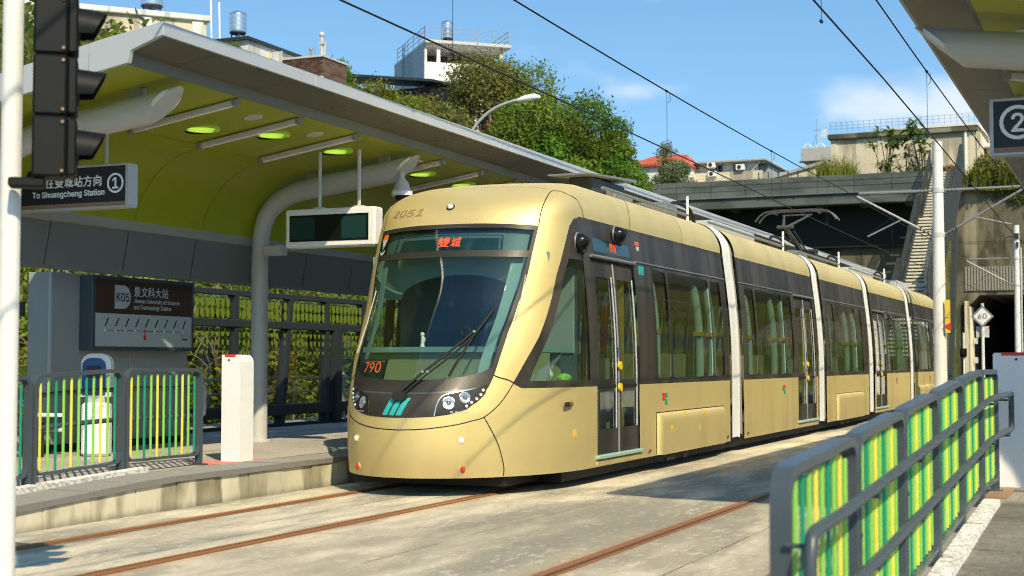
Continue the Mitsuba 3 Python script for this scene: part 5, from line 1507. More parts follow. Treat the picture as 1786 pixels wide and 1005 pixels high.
# the panelled side: narrow upright sheets
yy = np.arange(66.2, 81.3, .42)
for a, b in zip(yy[:-1], yy[1:]):
    lo = lambda y: stair_z(y) - 1.05
    hi = lambda y: stair_z(y) + 1.45
    put('side_panel', prism_x([(a, max(0, lo(a))), (b - .02, max(0, lo(b))), (b - .02, hi(b)), (a, hi(a))], SX1 + .07, SX1 + .12), 'm_stairpanel', k, smooth=False)
put('top_rail', tube([(SX1 + .1, y, stair_z(y) + 1.48) for y in yy], .05, 8), 'm_stairpanel', k)
put('support', tm(m3.Manifold.hull_points(np.array([(x, y, z) for x in (-8.62, -8.4) for y, z in ((74.4, -.1), (75.0, -.1), (77.4, 8.4), (78.4, 8.4))]))), 'm_stairpanel', k, smooth=False)
put('support', bx(-10.05, -9.75, 74.9, 75.2, -.1, 8.3, .02), 'm_stairpanel', k, smooth=False)
for a, b in ((60.6, 68.2), (68.4, 69.2), (69.4, 74.8), (75.0, 75.8), (76.0, 80.3)):
    n = max(2, int((b - a) / 1.3))
    for i in range(n + 1):
        y = a + (b - a) * i / n
        put('rail_post', bx(SX0 - .09, SX0 - .04, y - .04, y + .04, stair_z(y), stair_z(y) + 1.25), 'm_stairpanel', k, smooth=False)
    for h, w in ((1.22, .06), (.95, .035), (.70, .035), (.45, .035)):
        put('rail_slat', prism_x([(a, stair_z(a) + h - w), (b, stair_z(b) + h - w), (b, stair_z(b) + h + w), (a, stair_z(a) + h + w)], SX0 - .09, SX0 - .05), 'm_stairpanel', k, smooth=False)

k = thing('yard_fence', 'black picket fence at the foot of the wall under the bridge', 'fence')
pk = shape(cat(bx(-.02, .02, -.02, .02, 2.7, 4.9), trimesh.creation.cone(.035, .12).apply_translation([0, 0, 4.9])), 'm_dark', False)
for i in range(46):
    put('picket', pk, None, k, to=T().translate([-17.5 + i * .16, 78.0, 0]))
for z in (3.0, 4.6):
    put('rail', bx(-17.6, -10.2, 77.97, 78.03, z, z + .06), 'm_dark', k, smooth=False)
put('fence_base', bx(-20, -10.2, 77.8, 78.2, -.1, 2.7), 'm_retain', k, smooth=False)

# ------------------------------------------------------------------ buildings on the hill
def rot_frame(p0, p1):
    """(origin, along, up, outward) of a facade that runs from p0 to p1 (seen left to right)."""
    a = np.array(p0[:2], float); b = np.array(p1[:2], float)
    e = (b - a) / np.linalg.norm(b - a)
    return np.array([a[0], a[1], 0]), np.array([e[0], e[1], 0]), np.array([0, 0, 1.0]), np.array([e[1], -e[0], 0]), float(np.linalg.norm(b - a))


def fbox(fr, s0, s1, d0, d1, z0, z1, c=.0):
    """A box in a facade's frame: s along it, d outwards."""
    o, e, u, n, L = fr
    m = bx(s0, s1, d0, d1, z0, z1, c)
    v = np.asarray(m.vertices)
    f = np.asarray(m.faces)[:, ::-1]
    return trimesh.Trimesh(o + v[:, :1] * e + v[:, 1:2] * n + v[:, 2:] * u, f, process=False)


def window(fr, k, s0, s1, z0, z1, label=None, bars=1):
    w = put('window', cat(fbox(fr, s0 - .06, s0, -.02, .06, z0 - .06, z1 + .06), fbox(fr, s1, s1 + .06, -.02, .06, z0 - .06, z1 + .06), fbox(fr, s0, s1, -.02, .06, z1, z1 + .06), fbox(fr, s0, s1, -.02, .08, z0 - .06, z0)), 'm_lightgrey', k, smooth=False)
    put('pane', fbox(fr, s0, s1, .002, .012, z0, z1), 'm_window', w, smooth=False)
    for i in range(bars):
        s = s0 + (s1 - s0) * (i + 1) / (bars + 1)
        put('mullion', fbox(fr, s - .025, s + .025, .010, .05, z0, z1), 'm_lightgrey', w, smooth=False)
    return w


def tank(x, y, z, r, h, lb):
    k = thing('water_tank', lb, 'water tank', 'steel rooftop water tanks')
    prof = [(z + .45, r)]
    pts = [(x, y, z + .45 + h * t) for t in np.linspace(0, 1, 13)]
    rr = [r * (1.0 if i % 3 else .97) for i in range(13)]
    put('shell', tube(pts, rr, 24), 'm_tank', k, smooth=40)
    put('dome', tube([(x, y, z + .45 + h), (x, y, z + .5 + h), (x, y, z + .58 + h)], [r, r * .8, r * .2], 24), 'm_tank', k, smooth=40)
    put('stand', cat(*[cyl(x + r * .7 * math.cos(a), y + r * .7 * math.sin(a), z, z + .46, .03, 6) for a in (.8, 2.4, 3.9, 5.5)], cyl(x, y, z + .40, z + .45, r * .95, 16)), 'm_darksteel', k)
    return k


# beige block top left
fr = rot_frame((-41.0, 40.9), (-34.0, 48.4)); L = fr[4]
k = thing('apartment_house', 'weathered beige house with one dark window, behind the canopy top at the upper left', 'house')
put('wall', fbox(fr, 0, L, -9, 0, 8, 15.0), 'm_beige', k, smooth=False)
r_ = put('roof', fbox(fr, -.15, L + .15, -9.2, .18, 15.0, 15.22, .02), 'm_white_wall', k, smooth=False)
for s in (L - .35, L - 2.4, L - 4.5, L - 6.8):
    put('pilaster', fbox(fr, s - .22, s + .22, 0, .09, 8, 14.98), 'm_white_wall', k, smooth=False)
window(fr, k, L - 1.75, L - .75, 13.35, 14.42)
window(fr, k, L - 6.1, L - 5.1, 13.35, 14.42)
tank(-35.9, 47.4, 15.15, .46, 1.5, 'shiny steel water tank on the beige house, cut by the top edge')
# white shed with tank
k = thing('roof_shed', 'low white shed with black roof edge right of the beige house', 'shed')
put('wall', bx(-37, -33.1, 50, 54, 9, 14.52), 'm_white_wall', k, smooth=False)
put('roof', bx(-37.1, -32.95, 49.8, 54, 14.52, 14.64), 'm_darksteel', k, smooth=False)
tank(-34.05, 50.7, 14.6, .36, .78, 'small steel water tank on the low white shed')
k = thing('vent_pipe', 'two thin white pipes beside the small water tank', 'pipe')
put('pipe', rod((-35.0, 50.2, 14.5), (-35.05, 50.2, 16.4), .04, 6), 'm_white', k); put('pipe', rod((-34.45, 50.0, 14.5), (-34.5, 50.0, 16.2), .04, 6), 'm_white', k)
# laundry / cloth row and brick house
rl = np.random.default_rng(5)
for i, (x, c, lb) in enumerate(((-34.2, 'm_bronze', 'brown cloth hanging over the roof edge left of the brick house'), (-33.55, 'm_yellow', 'yellow cloth hanging over the roof edge left of the brick house'), (-32.95, 'm_lightgrey', 'pale cloth hanging over the roof edge beside the brick house'))):
    n = 9
    X, Z = np.meshgrid(np.linspace(0, .52, n), np.linspace(0, .62, n), indexing='ij')
    Y = .05 * np.sin(X * 18 + i) * (1 - Z / .8)
    ii_ = np.arange(n * n).reshape(n, n)
    q_ = np.stack([ii_[:-1, :-1], ii_[1:, :-1], ii_[1:, 1:], ii_[:-1, 1:]], -1).reshape(-1, 4)
    m = tm((np.stack([x + X, 51.6 + Y, 13.78 + Z - .1 * i * .4], -1).reshape(-1, 3), np.vstack([q_[:, [0, 1, 2]], q_[:, [0, 2, 3]]])))
    put('hanging_cloth', solid(m, .02), c, None, label=lb, cat='cloth', smooth=40)
k = thing('brick_house', 'dark brown brick house end with white pipe stack, upper left of the trees', 'house')
put('wall', bx(-32.75, -30.75, 52, 54, 9, 14.02), 'm_brick', k, smooth=False)
rbk = np.random.default_rng(8)
tone = []
for i in range(5):
    g = .6 + .22 * i
    tone.append(shape(bx(0, .235, -.03, .02, 0, .075), mat(f'm_brick{i}', (.075 * g + .02, .045 * g + .008, .033 * g + .006), .9), False))
for r0 in range(9):
    for c0 in range(8):
        put('brick', tone[rbk.integers(5)], None, k, to=T().translate([-32.74 + c0 * .25 - (.12 if r0 % 2 else 0) * (c0 > 0), 52.0, 13.22 + r0 * .088]))
put('coping', bx(-32.8, -30.7, 51.93, 54.05, 14.02, 14.1), 'm_lightgrey', k, smooth=False)
put('sill', bx(-32.75, -30.72, 51.9, 52.0, 13.1, 13.2), 'm_white', k, smooth=False)
put('pipe_stack', cat(rod((-30.98, 52.3, 14.0), (-30.98, 52.3, 14.95), .07, 8), rod((-30.84, 52.3, 14.0), (-30.84, 52.3, 14.7), .05, 8), trimesh.creation.icosphere(2, .12).apply_translation([-30.98, 52.3, 15.02]), bx(-31.06, -30.8, 52.2, 52.4, 14.6, 14.72)), 'm_lightgrey', k)
put('pipe_stack', cat(rod((-31.5, 52.3, 14.0), (-31.5, 52.3, 14.4), .05, 8), trimesh.creation.icosphere(1, .08).apply_translation([-31.5, 52.3, 14.45]), rod((-31.35, 52.3, 14.0), (-31.3, 52.3, 14.55), .02, 6)), 'm_steel', k)
# dark long roof
k = thing('long_shed', 'long shed with black roof between the brick house and the white rooftop house', 'shed')
put('roof', tm(m3.Manifold.hull_points(np.array([(-35.5, 57.6, 14.86), (-28.7, 58.0, 14.02), (-28.7, 58.0, 13.90), (-35.5, 57.6, 14.74), (-35.5, 63, 15.2), (-28.7, 63, 14.4)]))), 'm_darksteel', k, smooth=False)
put('wall', bx(-35.4, -28.9, 58.4, 62.8, 8, 13.75), 'm_dark', k, smooth=False)
# white rooftop house
k = thing('rooftop_house', 'white and grey house with open top storey and roof railing above the trees', 'house')
fr = rot_frame((-31.05, 62.0), (-28.1, 64.6)); L = fr[4]
put('wall', fbox(fr, 0, L + .6, -6, 0, 8, 15.75), 'm_white', k, smooth=False)
put('back_wall', fbox(fr, .1, L + .4, -5.5, -2.6, 15.75, 16.62), 'm_brick', k, smooth=False)
put('side_wall', fbox(fr, -.02, .12, -6, -.05, 15.75, 16.62), 'm_white_wall', k, smooth=False)
sw_ = fbox(fr, -.03, .02, -6, -.02, 8, 16.62); put('side_wall', sw_, 'm_panel', k, smooth=False)
put('post', fbox(fr, .62, .78, -.2, -.04, 15.75, 16.62), 'm_white', k, smooth=False)
put('post', fbox(fr, L - .15, L, -.2, -.04, 15.75, 16.62), 'm_beige', k, smooth=False)
put('roof', fbox(fr, -.05, L + .35, -6, .28, 16.62, 16.78, .02), 'm_lightgrey', k, smooth=False)
window(fr, k, .30, .55, 16.0, 16.4) if False else None
w = put('window', fbox(fr, .22, .56, -2.6, -2.54, 16.0, 16.42), 'm_white', k, smooth=False)
put('pane', fbox(fr, .26, .37, -2.54, -2.52, 16.05, 16.38), 'm_window', w, smooth=False); put('pane', fbox(fr, .41, .52, -2.54, -2.52, 16.05, 16.38), 'm_window', w, smooth=False)
w = put('window', fbox(fr, 2.3, 2.9, -2.6, -2.54, 15.9, 16.3), 'm_lightgrey', k, smooth=False)
put('pane', fbox(fr, 2.35, 2.85, -2.54, -2.52, 15.95, 16.25), 'm_window', w, smooth=False)
rl_ = []
for h in (.2, .42, .64):
    rl_ += [fbox(fr, 0, L + .25, .12, .15, 16.78 + h, 16.805 + h), fbox(fr, -.02, .01, -5.5, .12, 16.78 + h, 16.805 + h), fbox(fr, L + .22, L + .25, -5.5, .12, 16.78 + h, 16.805 + h)]
for s in np.linspace(0, L + .25, 6):
    rl_.append(fbox(fr, s - .015, s + .015, .12, .15, 16.78, 17.43))
for d in np.linspace(-5.5, 0, 6):
    rl_.append(fbox(fr, -.02, .01, d, d + .03, 16.78, 17.43))
put('railing', cat(rl_), 'm_steel', k, smooth=False)
put('ladder', cat(fbox(fr, -.25, -.22, -3.4, -3.35, 14.3, 17.2), fbox(fr, -.25, -.22, -3.0, -2.95, 14.3, 17.2), *[fbox(fr, -.25, -.22, -3.4, -3.0, 14.4 + .28 * i, 14.43 + .28 * i) for i in range(10)]), 'm_darksteel', k, smooth=False)
put('lower_window', fbox(fr, 1.3, 2.6, -.02, .03, 13.4, 14.9), 'm_brown', k, smooth=False)
tank(-30.35, 63.0, 16.55, .30, .75, 'steel water tank on the roof of the white and grey house')
# far houses on the right
k = thing('red_roof_house', 'house with red tiled roof half hidden by a grey-green shrub', 'house')
rr_ = []
for i in range(14):
    a = i / 14; b_ = (i + 1) / 14 + .01
    P = lambda t, s: np.array([-35 + 4.3 * s, 104.8 + 4 * t, 16.2 + 1.05 * t])
r_ = put('roof', tm(m3.Manifold.hull_points(np.array([(-35.5, 104.6, 16.12), (-30.65, 104.6, 16.12), (-35.5, 104.6, 16.22), (-30.65, 104.6, 16.22), (-34.5, 109, 17.45), (-31.8, 109, 17.45), (-35.5, 112, 16.2), (-30.65, 112, 16.2)]))), 'm_redroof', k, smooth=False)
for i in range(24):
    x = -35.4 + i * .2
    put('tile_row', rod((x, 104.55, 16.24), (-34.4 + (x + 35.4) * .55, 108.9, 17.47), .05, 6), 'm_redroof', r_)
put('wall', bx(-35.3, -30.85, 105, 111, 10, 16.14), 'm_white_wall', k, smooth=False)
fr = rot_frame((-35.3, 105.0), (-30.85, 105.0)); window(fr, k, 3.6, 4.1, 15.25, 15.95)
k = thing('white_house', 'long low white house with flat grey roof and dark windows above the bridge', 'house')
put('wall', bx(-30.9, -26.2, 108, 114, 10, 16.45), 'm_white_wall', k, smooth=False)
put('wall_base', bx(-31.2, -25.6, 107.3, 107.95, 10, 15.75), 'm_beige', k, smooth=False)
put('roof', bx(-31.4, -25.2, 107.0, 114.4, 16.45, 16.62, .03), 'm_roofgrey', k, smooth=False)
put('porch_wall', bx(-26.15, -25.5, 109, 113, 10, 16.40), 'm_panel', k, smooth=False)
put('brace', rod((-26.6, 107.6, 15.55), (-25.65, 107.2, 16.45), .06, 8), 'm_lightgrey', k)
fr = rot_frame((-30.9, 108.0), (-26.2, 108.0))
window(fr, k, 1.35, 2.15, 15.75, 16.35); window(fr, k, 3.0, 3.75, 15.85, 16.35)
for x, z, lb in ((-29.72, 16.1, 'upper of two white air conditioners on the low white house'), (-29.66, 15.42, 'lower of two white air conditioners on the low white house'), (-27.5, 15.82, 'white air conditioner under the right window of the low white house')):
    a = thing('air_conditioner', lb, 'air conditioner', 'air conditioners of the white house')
    put('case', bx(x, x + .62, 107.0, 107.4, z, z + .42, .02), 'm_white', a, smooth=False)
    put('fan_grille', disc((x + .26, 106.99, z + .21), (0, 1, 0), .16, .03, 16), 'm_darksteel', a)
    put('bracket', bx(x + .1, x + .5, 107.35, 107.99, z - .06, z), 'm_steel', a, smooth=False)
k = thing('slope_wall', 'pale sloping concrete wall with weeds below the grey concrete box', 'wall')
put('wall', extrude(Polygon([(-25.5, 10), (-16, 10), (-16, 15.6), (-19.4, 15.1), (-25.5, 13.6)]), .5, ((0, 101, 0), (1, 0, 0), (0, 0, 1))), 'm_beige', k, smooth=False)
put('coping', tm(m3.Manifold.hull_points(np.array([(x, y, z) for x, z in ((-25.6, 13.6), (-19.4, 15.1), (-25.6, 13.8), (-19.4, 15.3)) for y in (100.3, 101.1)]))), 'm_roofgrey', k, smooth=False)
k = thing('concrete_box', 'small grey concrete rooftop box with antennas left of the cream building', 'building')
put('wall', cat(bx(-21.5, -18.6, 102.0, 106, 15.45, 16.45, .02), bx(-21.0, -19.4, 102.2, 106, 14.6, 15.45)), 'm_roofgrey', k, smooth=False)
put('overhang', bx(-21.6, -18.5, 101.85, 102, 15.4, 15.5), 'm_darksteel', k, smooth=False)
put('antenna', cat(rod((-20.45, 102.3, 16.45), (-20.45, 102.3, 18.5), .025, 6), rod((-20.45, 102.3, 17.5), (-20.8, 102.3, 16.45), .02, 6), rod((-20.45, 102.3, 17.5), (-20.1, 102.3, 16.45), .02, 6), rod((-20.7, 102.3, 17.7), (-20.2, 102.3, 17.7), .02, 6)), 'm_steel', k)
dish = lambda x, z, r: tube([(x, 102.2, z), (x, 102.1, z + .02), (x, 102.0, z + .03)], [.03, r * .7, r], 16)
for x in (-21.1, -20.2):
    put('roof_hoop', tube([(x + .28 * math.cos(a), 102.3, 16.45 + .3 * math.sin(a)) for a in np.linspace(0, math.pi, 9)], .035, 6), 'm_white', k)
put('post', rod((-21.0, 101.9, 14.6), (-21.0, 101.9, 15.2), .05, 6), 'm_white', k)
k = thing('cream_building', 'big cream rendered building with wire-topped parapet behind the shrubs', 'building')
fr = rot_frame((-17.95, 94.3), (-9.0, 94.0)); L = fr[4]
for a, b in ((.35, 3.1), (3.2, 6.0), (6.1, L - .35)):
    put('wall', fbox(fr, a, b, -8, -.06, 10, 15.72), 'm_beige', k, smooth=False)
for s in (0.17, 3.15, 6.05, L - .17):
    put('pilaster', fbox(fr, s - .18, s + .18, -8, .0, 10, 15.70), 'm_beige', k, smooth=False)
put('wall_core', fbox(fr, .02, L - .02, -8, -.2, 10, 15.7), 'm_beige', k, smooth=False)
put('parapet', fbox(fr, -.15, L + .15, -8.2, .25, 15.72, 16.05, .02), 'm_retain', k, smooth=False)
put('parapet_cap', fbox(fr, L - 5.2, L + .2, -8.2, .30, 16.05, 16.20), 'm_white_wall', k, smooth=False)
put('down_pipe', fbox(fr, L - .62, L - .48, .02, .14, 13.0, 16.1), 'm_white', k, smooth=False)
wr = []
for s in np.linspace(0, L, 26):
    o, e, u, n, _ = fr
    b_ = o + e * s + n * .1 + u * 16.05
    wr.append(tube(curve([b_, b_ + u * .5, b_ + u * .72 + n * .12, b_ + u * .74 + n * .28], 3), .012, 5))
for h, d in ((.35, .1), (.55, .1), (.74, .25)):
    wr.append(rod(fr[0] + fr[1] * 0 + fr[3] * d + fr[2] * (16.05 + h), fr[0] + fr[1] * L + fr[3] * d + fr[2] * (16.05 + h), .010, 5))
put('wire_guard', cat(wr), 'm_steel', k)
put('side_wall', bx(-8.95, -8.75, 94, 101, 10, 15.7), 'm_beige', k, smooth=False)
put('dish', tube([(-18.15, 94.2, 16.1), (-18.25, 94.05, 16.12), (-18.3, 93.95, 16.14)], [.05, .2, .30], 18), 'm_white', k)
k = thing('annex', 'right-hand cream house with sloping eaves partly hidden by the hanging sign', 'house')
put('wall', bx(-8.6, 2, 97, 103, 10, 15.0), 'm_beige', k, smooth=False)
put('roof', bx(-8.8, 2.2, 96.4, 103.4, 15.0, 15.25, .03), 'm_white_wall', k, smooth=False)
fr = rot_frame((-8.6, 97.0), (2, 97.0)); window(fr, k, .9, 1.9, 13.2, 14.3); window(fr, k, 3.0, 4.2, 13.2, 14.3)

k = thing('street_lamp', 'curved silver street lamp arm rising above the left canopy edge', 'street lamp')
put('arm', tube(curve([(-22.4, 48, 3), (-22.4, 48, 8.4), (-22.3, 48, 9.3), (-22.0, 48, 9.95), (-21.35, 48, 10.5), (-20.6, 48, 10.76), (-20.2, 48, 10.80)], 5), .055, 10), 'm_alu', k, smooth=60)
put('head', tube([(-20.3, 48, 10.79), (-20.0, 48, 10.84), (-19.65, 48, 10.88), (-19.45, 48, 10.86)], [.07, .13, .12, .05], 12), 'm_white', k, smooth=60)

# ------------------------------------------------------------------ vegetation
def leaves(P, size, gen, hues, up=.35, width=.5):
    """Small folded leaf blades at the points P; one colour per leaf."""
    P = np.asarray(P); n = len(P)
    d = gen.normal(size=(n, 3)); d[:, 2] += up * gen.normal(size=n) - .15
    d /= np.linalg.norm(d, axis=1, keepdims=True)
    a = np.cross(d, gen.normal(size=(n, 3))); a /= np.linalg.norm(a, axis=1, keepdims=True)
    s = size * gen.uniform(.6, 1.3, (n, 1))
    V = np.stack([P, P + d * s * .5 + a * s * width * .5, P + d * s, P + d * s * .5 - a * s * width * .5], 1).reshape(-1, 3)
    i = np.arange(n)[:, None] * 4
    F = np.vstack([i + [0, 1, 2], i + [0, 2, 3]])
    C = np.repeat(hues, 4, axis=0)
    return V, F, np.clip(C, 0, 1)


def put_leaves(k, name, P, size, gen, hues, **kw):
    V, F, C = leaves(P, size, gen, hues, **kw)
    put(name, trimesh.Trimesh(V, F, process=False), 'm_leaf', k, smooth=False, color=C, kind='stuff')


GREENS = {'deep': (.110, .190, .032), 'mid': (.170, .260, .044), 'olive': (.225, .245, .075), 'yellow': (.280, .310, .058), 'grey': (.225, .250, .140), 'dry': (.34, .27, .125)}


def clump_points(cl, n, gen, fill=.45):
    """n points in the outer parts of ellipsoid clumps (centre, radii), with which clump each lies in."""
    cl = [(np.array(c, float), np.array(r, float)) for c, r in cl]
    w = np.array([r[0] * r[1] + r[1] * r[2] for c, r in cl]); w /= w.sum()
    ix = gen.choice(len(cl), n, p=w)
    d = gen.normal(size=(n, 3)); d /= np.linalg.norm(d, axis=1, keepdims=True)
    rad = gen.uniform(fill, 1.0, n) ** .6 * (1 + .18 * gen.normal(size=n))
    C = np.array([c for c, r in cl])[ix]; R = np.array([r for c, r in cl])[ix]
    return C + d * R * rad[:, None], ix


def tree(name, lb, x, y, ztop, spread, hue, n, size, seed, grp=None, cat_='tree', squash=.8, nclump=12, depth=None, z0=None):
    gen = np.random.default_rng(seed)
    if y > 30:
        n, size = int(n * 1.9), size * .70
    zb = float(hill_z(x, y)) - .2 if z0 is None else z0
    H = ztop - zb
    depth = depth or spread
    k = thing(name, lb, cat_, grp)
    cl = []
    for i in range(nclump):
        a = gen.uniform(0, 2 * math.pi); r = math.sqrt(gen.uniform(0, 1))
        t = gen.uniform(.30, .90)
        q = spread * .72 * r * (1 - .55 * max(0, t - .45) / .5)
        rad = spread * gen.uniform(.24, .42)
        cl.append(((x + q * math.cos(a), y + depth / spread * q * math.sin(a), zb + H * t), (rad, rad * depth / spread, rad * squash)))
    cl.append(((x, y, ztop - spread * .38), (spread * .42, spread * .42, spread * .36)))
    tr = [tube(curve([(x, y, zb - .3), (x + .1, y, zb + H * .25), (x - .1, y, zb + H * .5), (x, y, zb + H * .8)], 4), np.linspace(.035 * H, .008 * H, 13), 8)]
    put('trunk', cat(tr), 'm_bark', k, smooth=50)
    br = []
    for c, r in cl:
        s = np.array([x, y, zb + H * gen.uniform(.15, .45)])
        m_ = (s + np.array(c)) / 2 + gen.normal(0, .25, 3)
        br.append(tube(curve([s, m_, np.array(c)], 4), np.linspace(.018 * H, .004 * H, 9), 5))
    put('branch', cat(br), 'm_bark', k, smooth=50)
    P, ix = clump_points(cl, n, gen)
    base = np.array(GREENS[hue])
    tint = gen.uniform(.75, 1.3, (len(cl), 1)) * (1 + gen.normal(0, .10, (len(cl), 3)))
    col = base * tint[ix] * gen.uniform(.7, 1.35, (n, 1))
    dry = gen.uniform(size=n) < .035
    col[dry] = np.array(GREENS['dry']) * gen.uniform(.6, 1.1, (dry.sum(), 1))
    put_leaves(k, 'crown', P, size, gen, col)
    return k


G1 = 'trees on the slope behind the left canopy'
tree('tree', 'bright green bushy tree in front of the long black-roofed shed', -33.2, 57.0, 15.05, 2.1, 'mid', 9000, .26, 11, G1)
tree('tree', 'yellow-green low tree below the white rooftop house', -30.4, 57.5, 13.5, 2.5, 'yellow', 9000, .24, 12, G1)
tree('tree', 'dark green tree at the left foot of the white rooftop house', -31.9, 58.5, 13.4, 1.9, 'deep', 6000, .26, 13, G1)
tree('tree', 'grey-green feathery tree right of the white rooftop house', -26.6, 59.5, 15.2, 3.0, 'olive', 9500, .20, 14, G1, nclump=16)
tree('tree', 'tallest feathery tree with brownish top, behind the curved street lamp', -24.9, 60.5, 15.0, 3.1, 'olive', 11000, .22, 15, G1, nclump=15)
tree('tree', 'broad deep green tree in the middle of the slope', -23.9, 57.5, 12.6, 3.2, 'mid', 15000, .25, 16, G1, nclump=16)
tree('tree', 'dark green tree right of the street lamp head', -22.2, 60.5, 13.3, 2.8, 'deep', 13000, .24, 17, G1, nclump=14)
tree('tree', 'fresh green tree at the right end of the tree group', -21.3, 61.0, 11.6, 2.2, 'mid', 12000, .24, 18, G1, nclump=14)
tree('tree', 'low green tree just above the canopy edge, left of the bridge', -20.6, 62.0, 9.9, 2.0, 'mid', 10000, .24, 19, G1)
tree('tree', 'olive tree behind the curved lamp arm', -27.5, 56.5, 12.6, 2.6, 'olive', 11000, .24, 20, G1, nclump=13)
tree('tree', 'grey-green straggly shrub tree in front of the red-roofed house', -26.5, 88.0, 13.9, 1.7, 'grey', 5000, .26, 21, 'plants along the top of the bridge and wall', nclump=13)
tree('tree', 'small twiggy tree in front of the red roof', -28.3, 92.0, 16.0, 1.0, 'olive', 700, .24, 22, 'plants along the top of the bridge and wall')
tree('tree', 'green bushes hiding the lower wall of the beige house', -30.2, 36.5, 11.6, 2.1, 'olive', 9000, .22, 23, G1, 'bush')
tree('tree', 'green bush with thin twigs just left of the canopy peak', -28.1, 36.0, 11.1, 1.9, 'yellow', 8000, .2, 24, G1, 'bush')
tree('tree', 'dark foliage at the left edge behind the cream pole', -33.0, 35.0, 12.6, 2.0, 'mid', 7000, .22, 25, G1, 'bush')
tree('tree', 'small green tree between the beige house and the low white shed', -32.7, 48.2, 14.05, .95, 'mid', 2200, .2, 26, G1, z0=11.0)
tree('tree', 'low weeds along the roof edge beside the brick house', -32.3, 50.3, 13.62, .8, 'olive', 1500, .18, 27, G1, 'bush', z0=11.5)

GP = 'plants along the top of the bridge and wall'


def palm(name, lb, x, y, zb, zt, seed, nf, fl, hue='deep'):
    """A broad-leaved sapling: thin stems with whorls of long leaves."""
    gen = np.random.default_rng(seed)
    k = thing(name, lb, 'sapling', GP)
    st, P, D = [], [], []
    heads = []
    for j in range(11):
        t = gen.uniform(.25, 1.0)
        hx, hy = x + gen.normal(0, .62), y + gen.normal(0, .3)
        hz = zb + (zt - zb) * t
        st.append(tube(curve([(x, y, zb - .3), ((x + hx) / 2 + gen.normal(0, .08), y, (zb + hz) / 2), (hx, hy, hz)], 4), np.linspace(.05, .018, 9), 6))
        heads.append((hx, hy, hz))
    put('stem', cat(st), 'm_bark', k, smooth=50)
    V, F, C, n = [], [], [], 0
    for h in heads:
        for i in range(nf):
            a = gen.uniform(0, 2 * math.pi); e = gen.uniform(-.3, .9)
            L = fl * gen.uniform(.6, 1.2); w = L * .13
            d = np.array([math.cos(a) * math.cos(e), math.sin(a) * math.cos(e), math.sin(e)])
            s = np.cross(d, [0, 0, 1.0]); s /= np.linalg.norm(s)
            p0 = np.array(h) + gen.normal(0, .1, 3)
            p1 = p0 + d * L * .55; p2 = p0 + d * L + np.array([0, 0, -.28 * L])
            V += [p0, p1 + s * w, p1 - s * w, p2]; F += [(n, n + 1, n + 2), (n + 1, n + 3, n + 2)]; n += 4
            c = np.array(GREENS[hue]) * gen.uniform(.6, 1.5); C += [c] * 4
    put('leaf_whorls', trimesh.Trimesh(np.array(V), np.array(F), process=False), 'm_leaf', k, smooth=False, color=np.clip(np.array(C), 0, 1), kind='stuff')


palm('sapling', 'dark broad-leaved sapling in front of the middle of the cream building', -13.9, 91.4, 11.7, 15.7, 31, 30, .62, 'mid')
palm('sapling', 'tallest dark sapling right behind the top of the tall white mast', -11.8, 91.0, 11.7, 16.0, 32, 34, .66)
palm('sapling', 'thin sapling leaning between the other two', -12.9, 91.8, 11.7, 14.6, 33, 20, .55, 'olive')


def grass(lb, x0, x1, y0, y1, zb, h, n, hue, seed, name='tall_grass', grp=GP, wide=.025, lean=.45):
    gen = np.random.default_rng(seed)
    k = uniq(name)
    X, Y = gen.uniform(x0, x1, n), gen.uniform(y0, y1, n)
    Z = np.full(n, zb) if zb is not None else hill_z(X, Y) - .05
    L = h * gen.uniform(.4, 1.15, n)
    a = gen.uniform(0, 2 * math.pi, n); l = lean * gen.uniform(.1, 1.3, n)
    dx, dy = np.cos(a) * l * L, np.sin(a) * l * L
    sx, sy = -np.sin(a) * wide, np.cos(a) * wide
    B = np.stack([X, Y, Z], 1)
    M = B + np.stack([dx * .3, dy * .3, L * .65], 1); E = B + np.stack([dx, dy, L * (1 - .35 * l)], 1)
    S = np.stack([sx, sy, 0 * sx], 1)
    V = np.stack([B + S, B - S, M + S * .8, M - S * .8, E], 1).reshape(-1, 3)
    i = np.arange(n)[:, None] * 5
    F = np.vstack([i + [0, 1, 2], i + [1, 3, 2], i + [2, 3, 4]])
    C = np.repeat(np.array(GREENS[hue]) * gen.uniform(.6, 1.5, (n, 1)) * (1 + gen.normal(0, .12, (n, 3))), 5, axis=0)
    scene[k] = shape(trimesh.Trimesh(V, F, process=False), 'm_leaf', False, color=np.clip(C, 0, 1))
    lab(k, lb, 'grass', grp, 'stuff')


grass('tall reed grass at the left end of the cream building', -18.0, -15.9, 88.5, 92, 11.5, 2.6, 900, 'yellow', 41, wide=.03)
grass('low weeds along the top of the bridge', -30, -16, 80.6, 83, 11.0, .8, 2400, 'yellow', 42, 'weeds')
grass('dry scrub along the top of the concrete wall', -16, -8, 89, 92, 11.5, 1.1, 2200, 'olive', 43, 'weeds')
grass('spiky leaves hanging over the top of the wall above the tunnel', -8.9, -4.5, 89.4, 91.8, 11.45, 1.9, 1500, 'yellow', 44, 'spiky_plants', wide=.05, lean=1.0)
grass('weeds on the sloping concrete wall', -24.5, -18.5, 99.6, 100.4, 13.0, 1.3, 1200, 'yellow', 45, 'weeds')
tree('tree', 'dark scrub at the foot of the saplings', -13.4, 91.0, 12.9, 2.4, 'deep', 6000, .28, 46, GP, 'bush', depth=.9, z0=10.9, squash=.5)
tree('tree', 'leafy creeper mass hanging at the upper right end of the wall', -7.4, 90.2, 13.4, 1.8, 'olive', 7000, .30, 47, GP, 'bush', depth=.9, z0=10.2)
tree('tree', 'brownish scrub right of the tall mast, against the cream building', -10.2, 91.2, 13.3, 1.1, 'dry', 2500, .24, 48, GP, 'bush', z0=11.0)


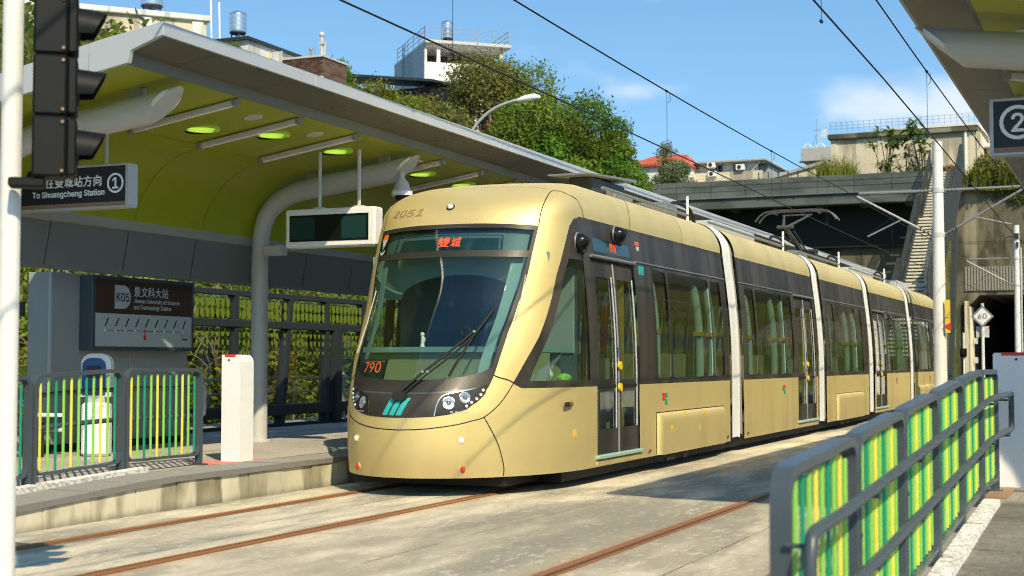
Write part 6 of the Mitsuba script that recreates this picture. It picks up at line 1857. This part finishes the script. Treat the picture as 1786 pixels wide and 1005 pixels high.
def bank(lb, xs, y0, y1, n, size, hues, seed, name, h=.9):
    """Ground cover on the slope: one mass nobody could count."""
    gen = np.random.default_rng(seed)
    k = uniq(name)
    X, Y = gen.uniform(xs[0], xs[1], n), gen.uniform(y0, y1, n)
    lump = meshkit.fbm(np.stack([X * .5, Y * .5, 0 * X], 1), 3, seed)
    Z = hill_z(X, Y) + gen.uniform(0, 1, n) ** 1.5 * h * np.clip((lump - .3) * 3, .15, 1.6)
    c = np.array([GREENS[q] for q in hues])[np.clip((lump + gen.normal(0, .08, n)) * len(hues), 0, len(hues) - .01).astype(int)]
    V, F, C = leaves(np.stack([X, Y, Z], 1), size, gen, c * gen.uniform(.6, 1.4, (n, 1)))
    scene[k] = shape(trimesh.Trimesh(V, F, process=False), 'm_leaf', False, color=np.clip(C, 0, 1))
    lab(k, lb, 'undergrowth', None, 'stuff')


bank('tangle of leaves covering the bank behind the glazed screens', (-20.5, -15.0), 8, 44, 60000, .16, ['dry', 'olive', 'mid', 'yellow', 'olive'], 51, 'undergrowth', 1.3)
bank('green undergrowth on the upper slope behind the canopy', (-40, -20), 24, 80, 60000, .34, ['deep', 'mid', 'olive', 'mid'], 52, 'undergrowth', 1.6)
GS = 'bushes behind the glazed screens'
for i, (x, y, zt, sp, hue, n, lb) in enumerate((
        (-15.9, 12.6, 2.2, .8, 'dry', 3500, 'dry twiggy bush behind the cream pole'),
        (-15.9, 19.6, 2.7, 1.0, 'olive', 4500, 'olive bush seen through the glass between panel wall and column'),
        (-16.2, 21.2, 2.9, 1.0, 'dry', 4000, 'dry brownish bush directly behind the column'),
        (-15.8, 23.0, 2.7, 1.1, 'mid', 7000, 'fresh green bush seen through the glass right of the column'),
        (-15.9, 25.0, 2.5, 1.0, 'yellow', 6000, 'yellow-green bush seen through the glass beside the tram nose'),
        (-16.0, 26.9, 2.7, 1.1, 'deep', 6000, 'dark bush at the last visible glass pane'))):
    tree('bush', lb, x, y, zt, sp, hue, n, .13, 60 + i, GS, 'bush', z0=0.0)
gen = np.random.default_rng(71)
tw = []
for i in range(240):
    y = gen.uniform(9, 23); x = gen.uniform(-16.2, -15.0); z = gen.uniform(.3, 2.6)
    a = gen.uniform(0, 6.28)
    tw.append(tube(curve([(x, y, z), (x + .25 * math.cos(a), y + .4 * math.sin(a), z + gen.uniform(.1, .6)), (x + .5 * math.cos(a), y + 1.0 * math.sin(a), z + gen.uniform(-.2, .6))], 3), [.012, .011, .010, .009, .008, .006, .004], 4))
k = uniq('dry_twigs'); scene[k] = shape(cat(tw), mat('m_twig', (.30, .245, .14), .9), 40); lab(k, 'tangle of dry grey-brown twigs behind the glass near the station map', 'twigs', None, 'stuff')
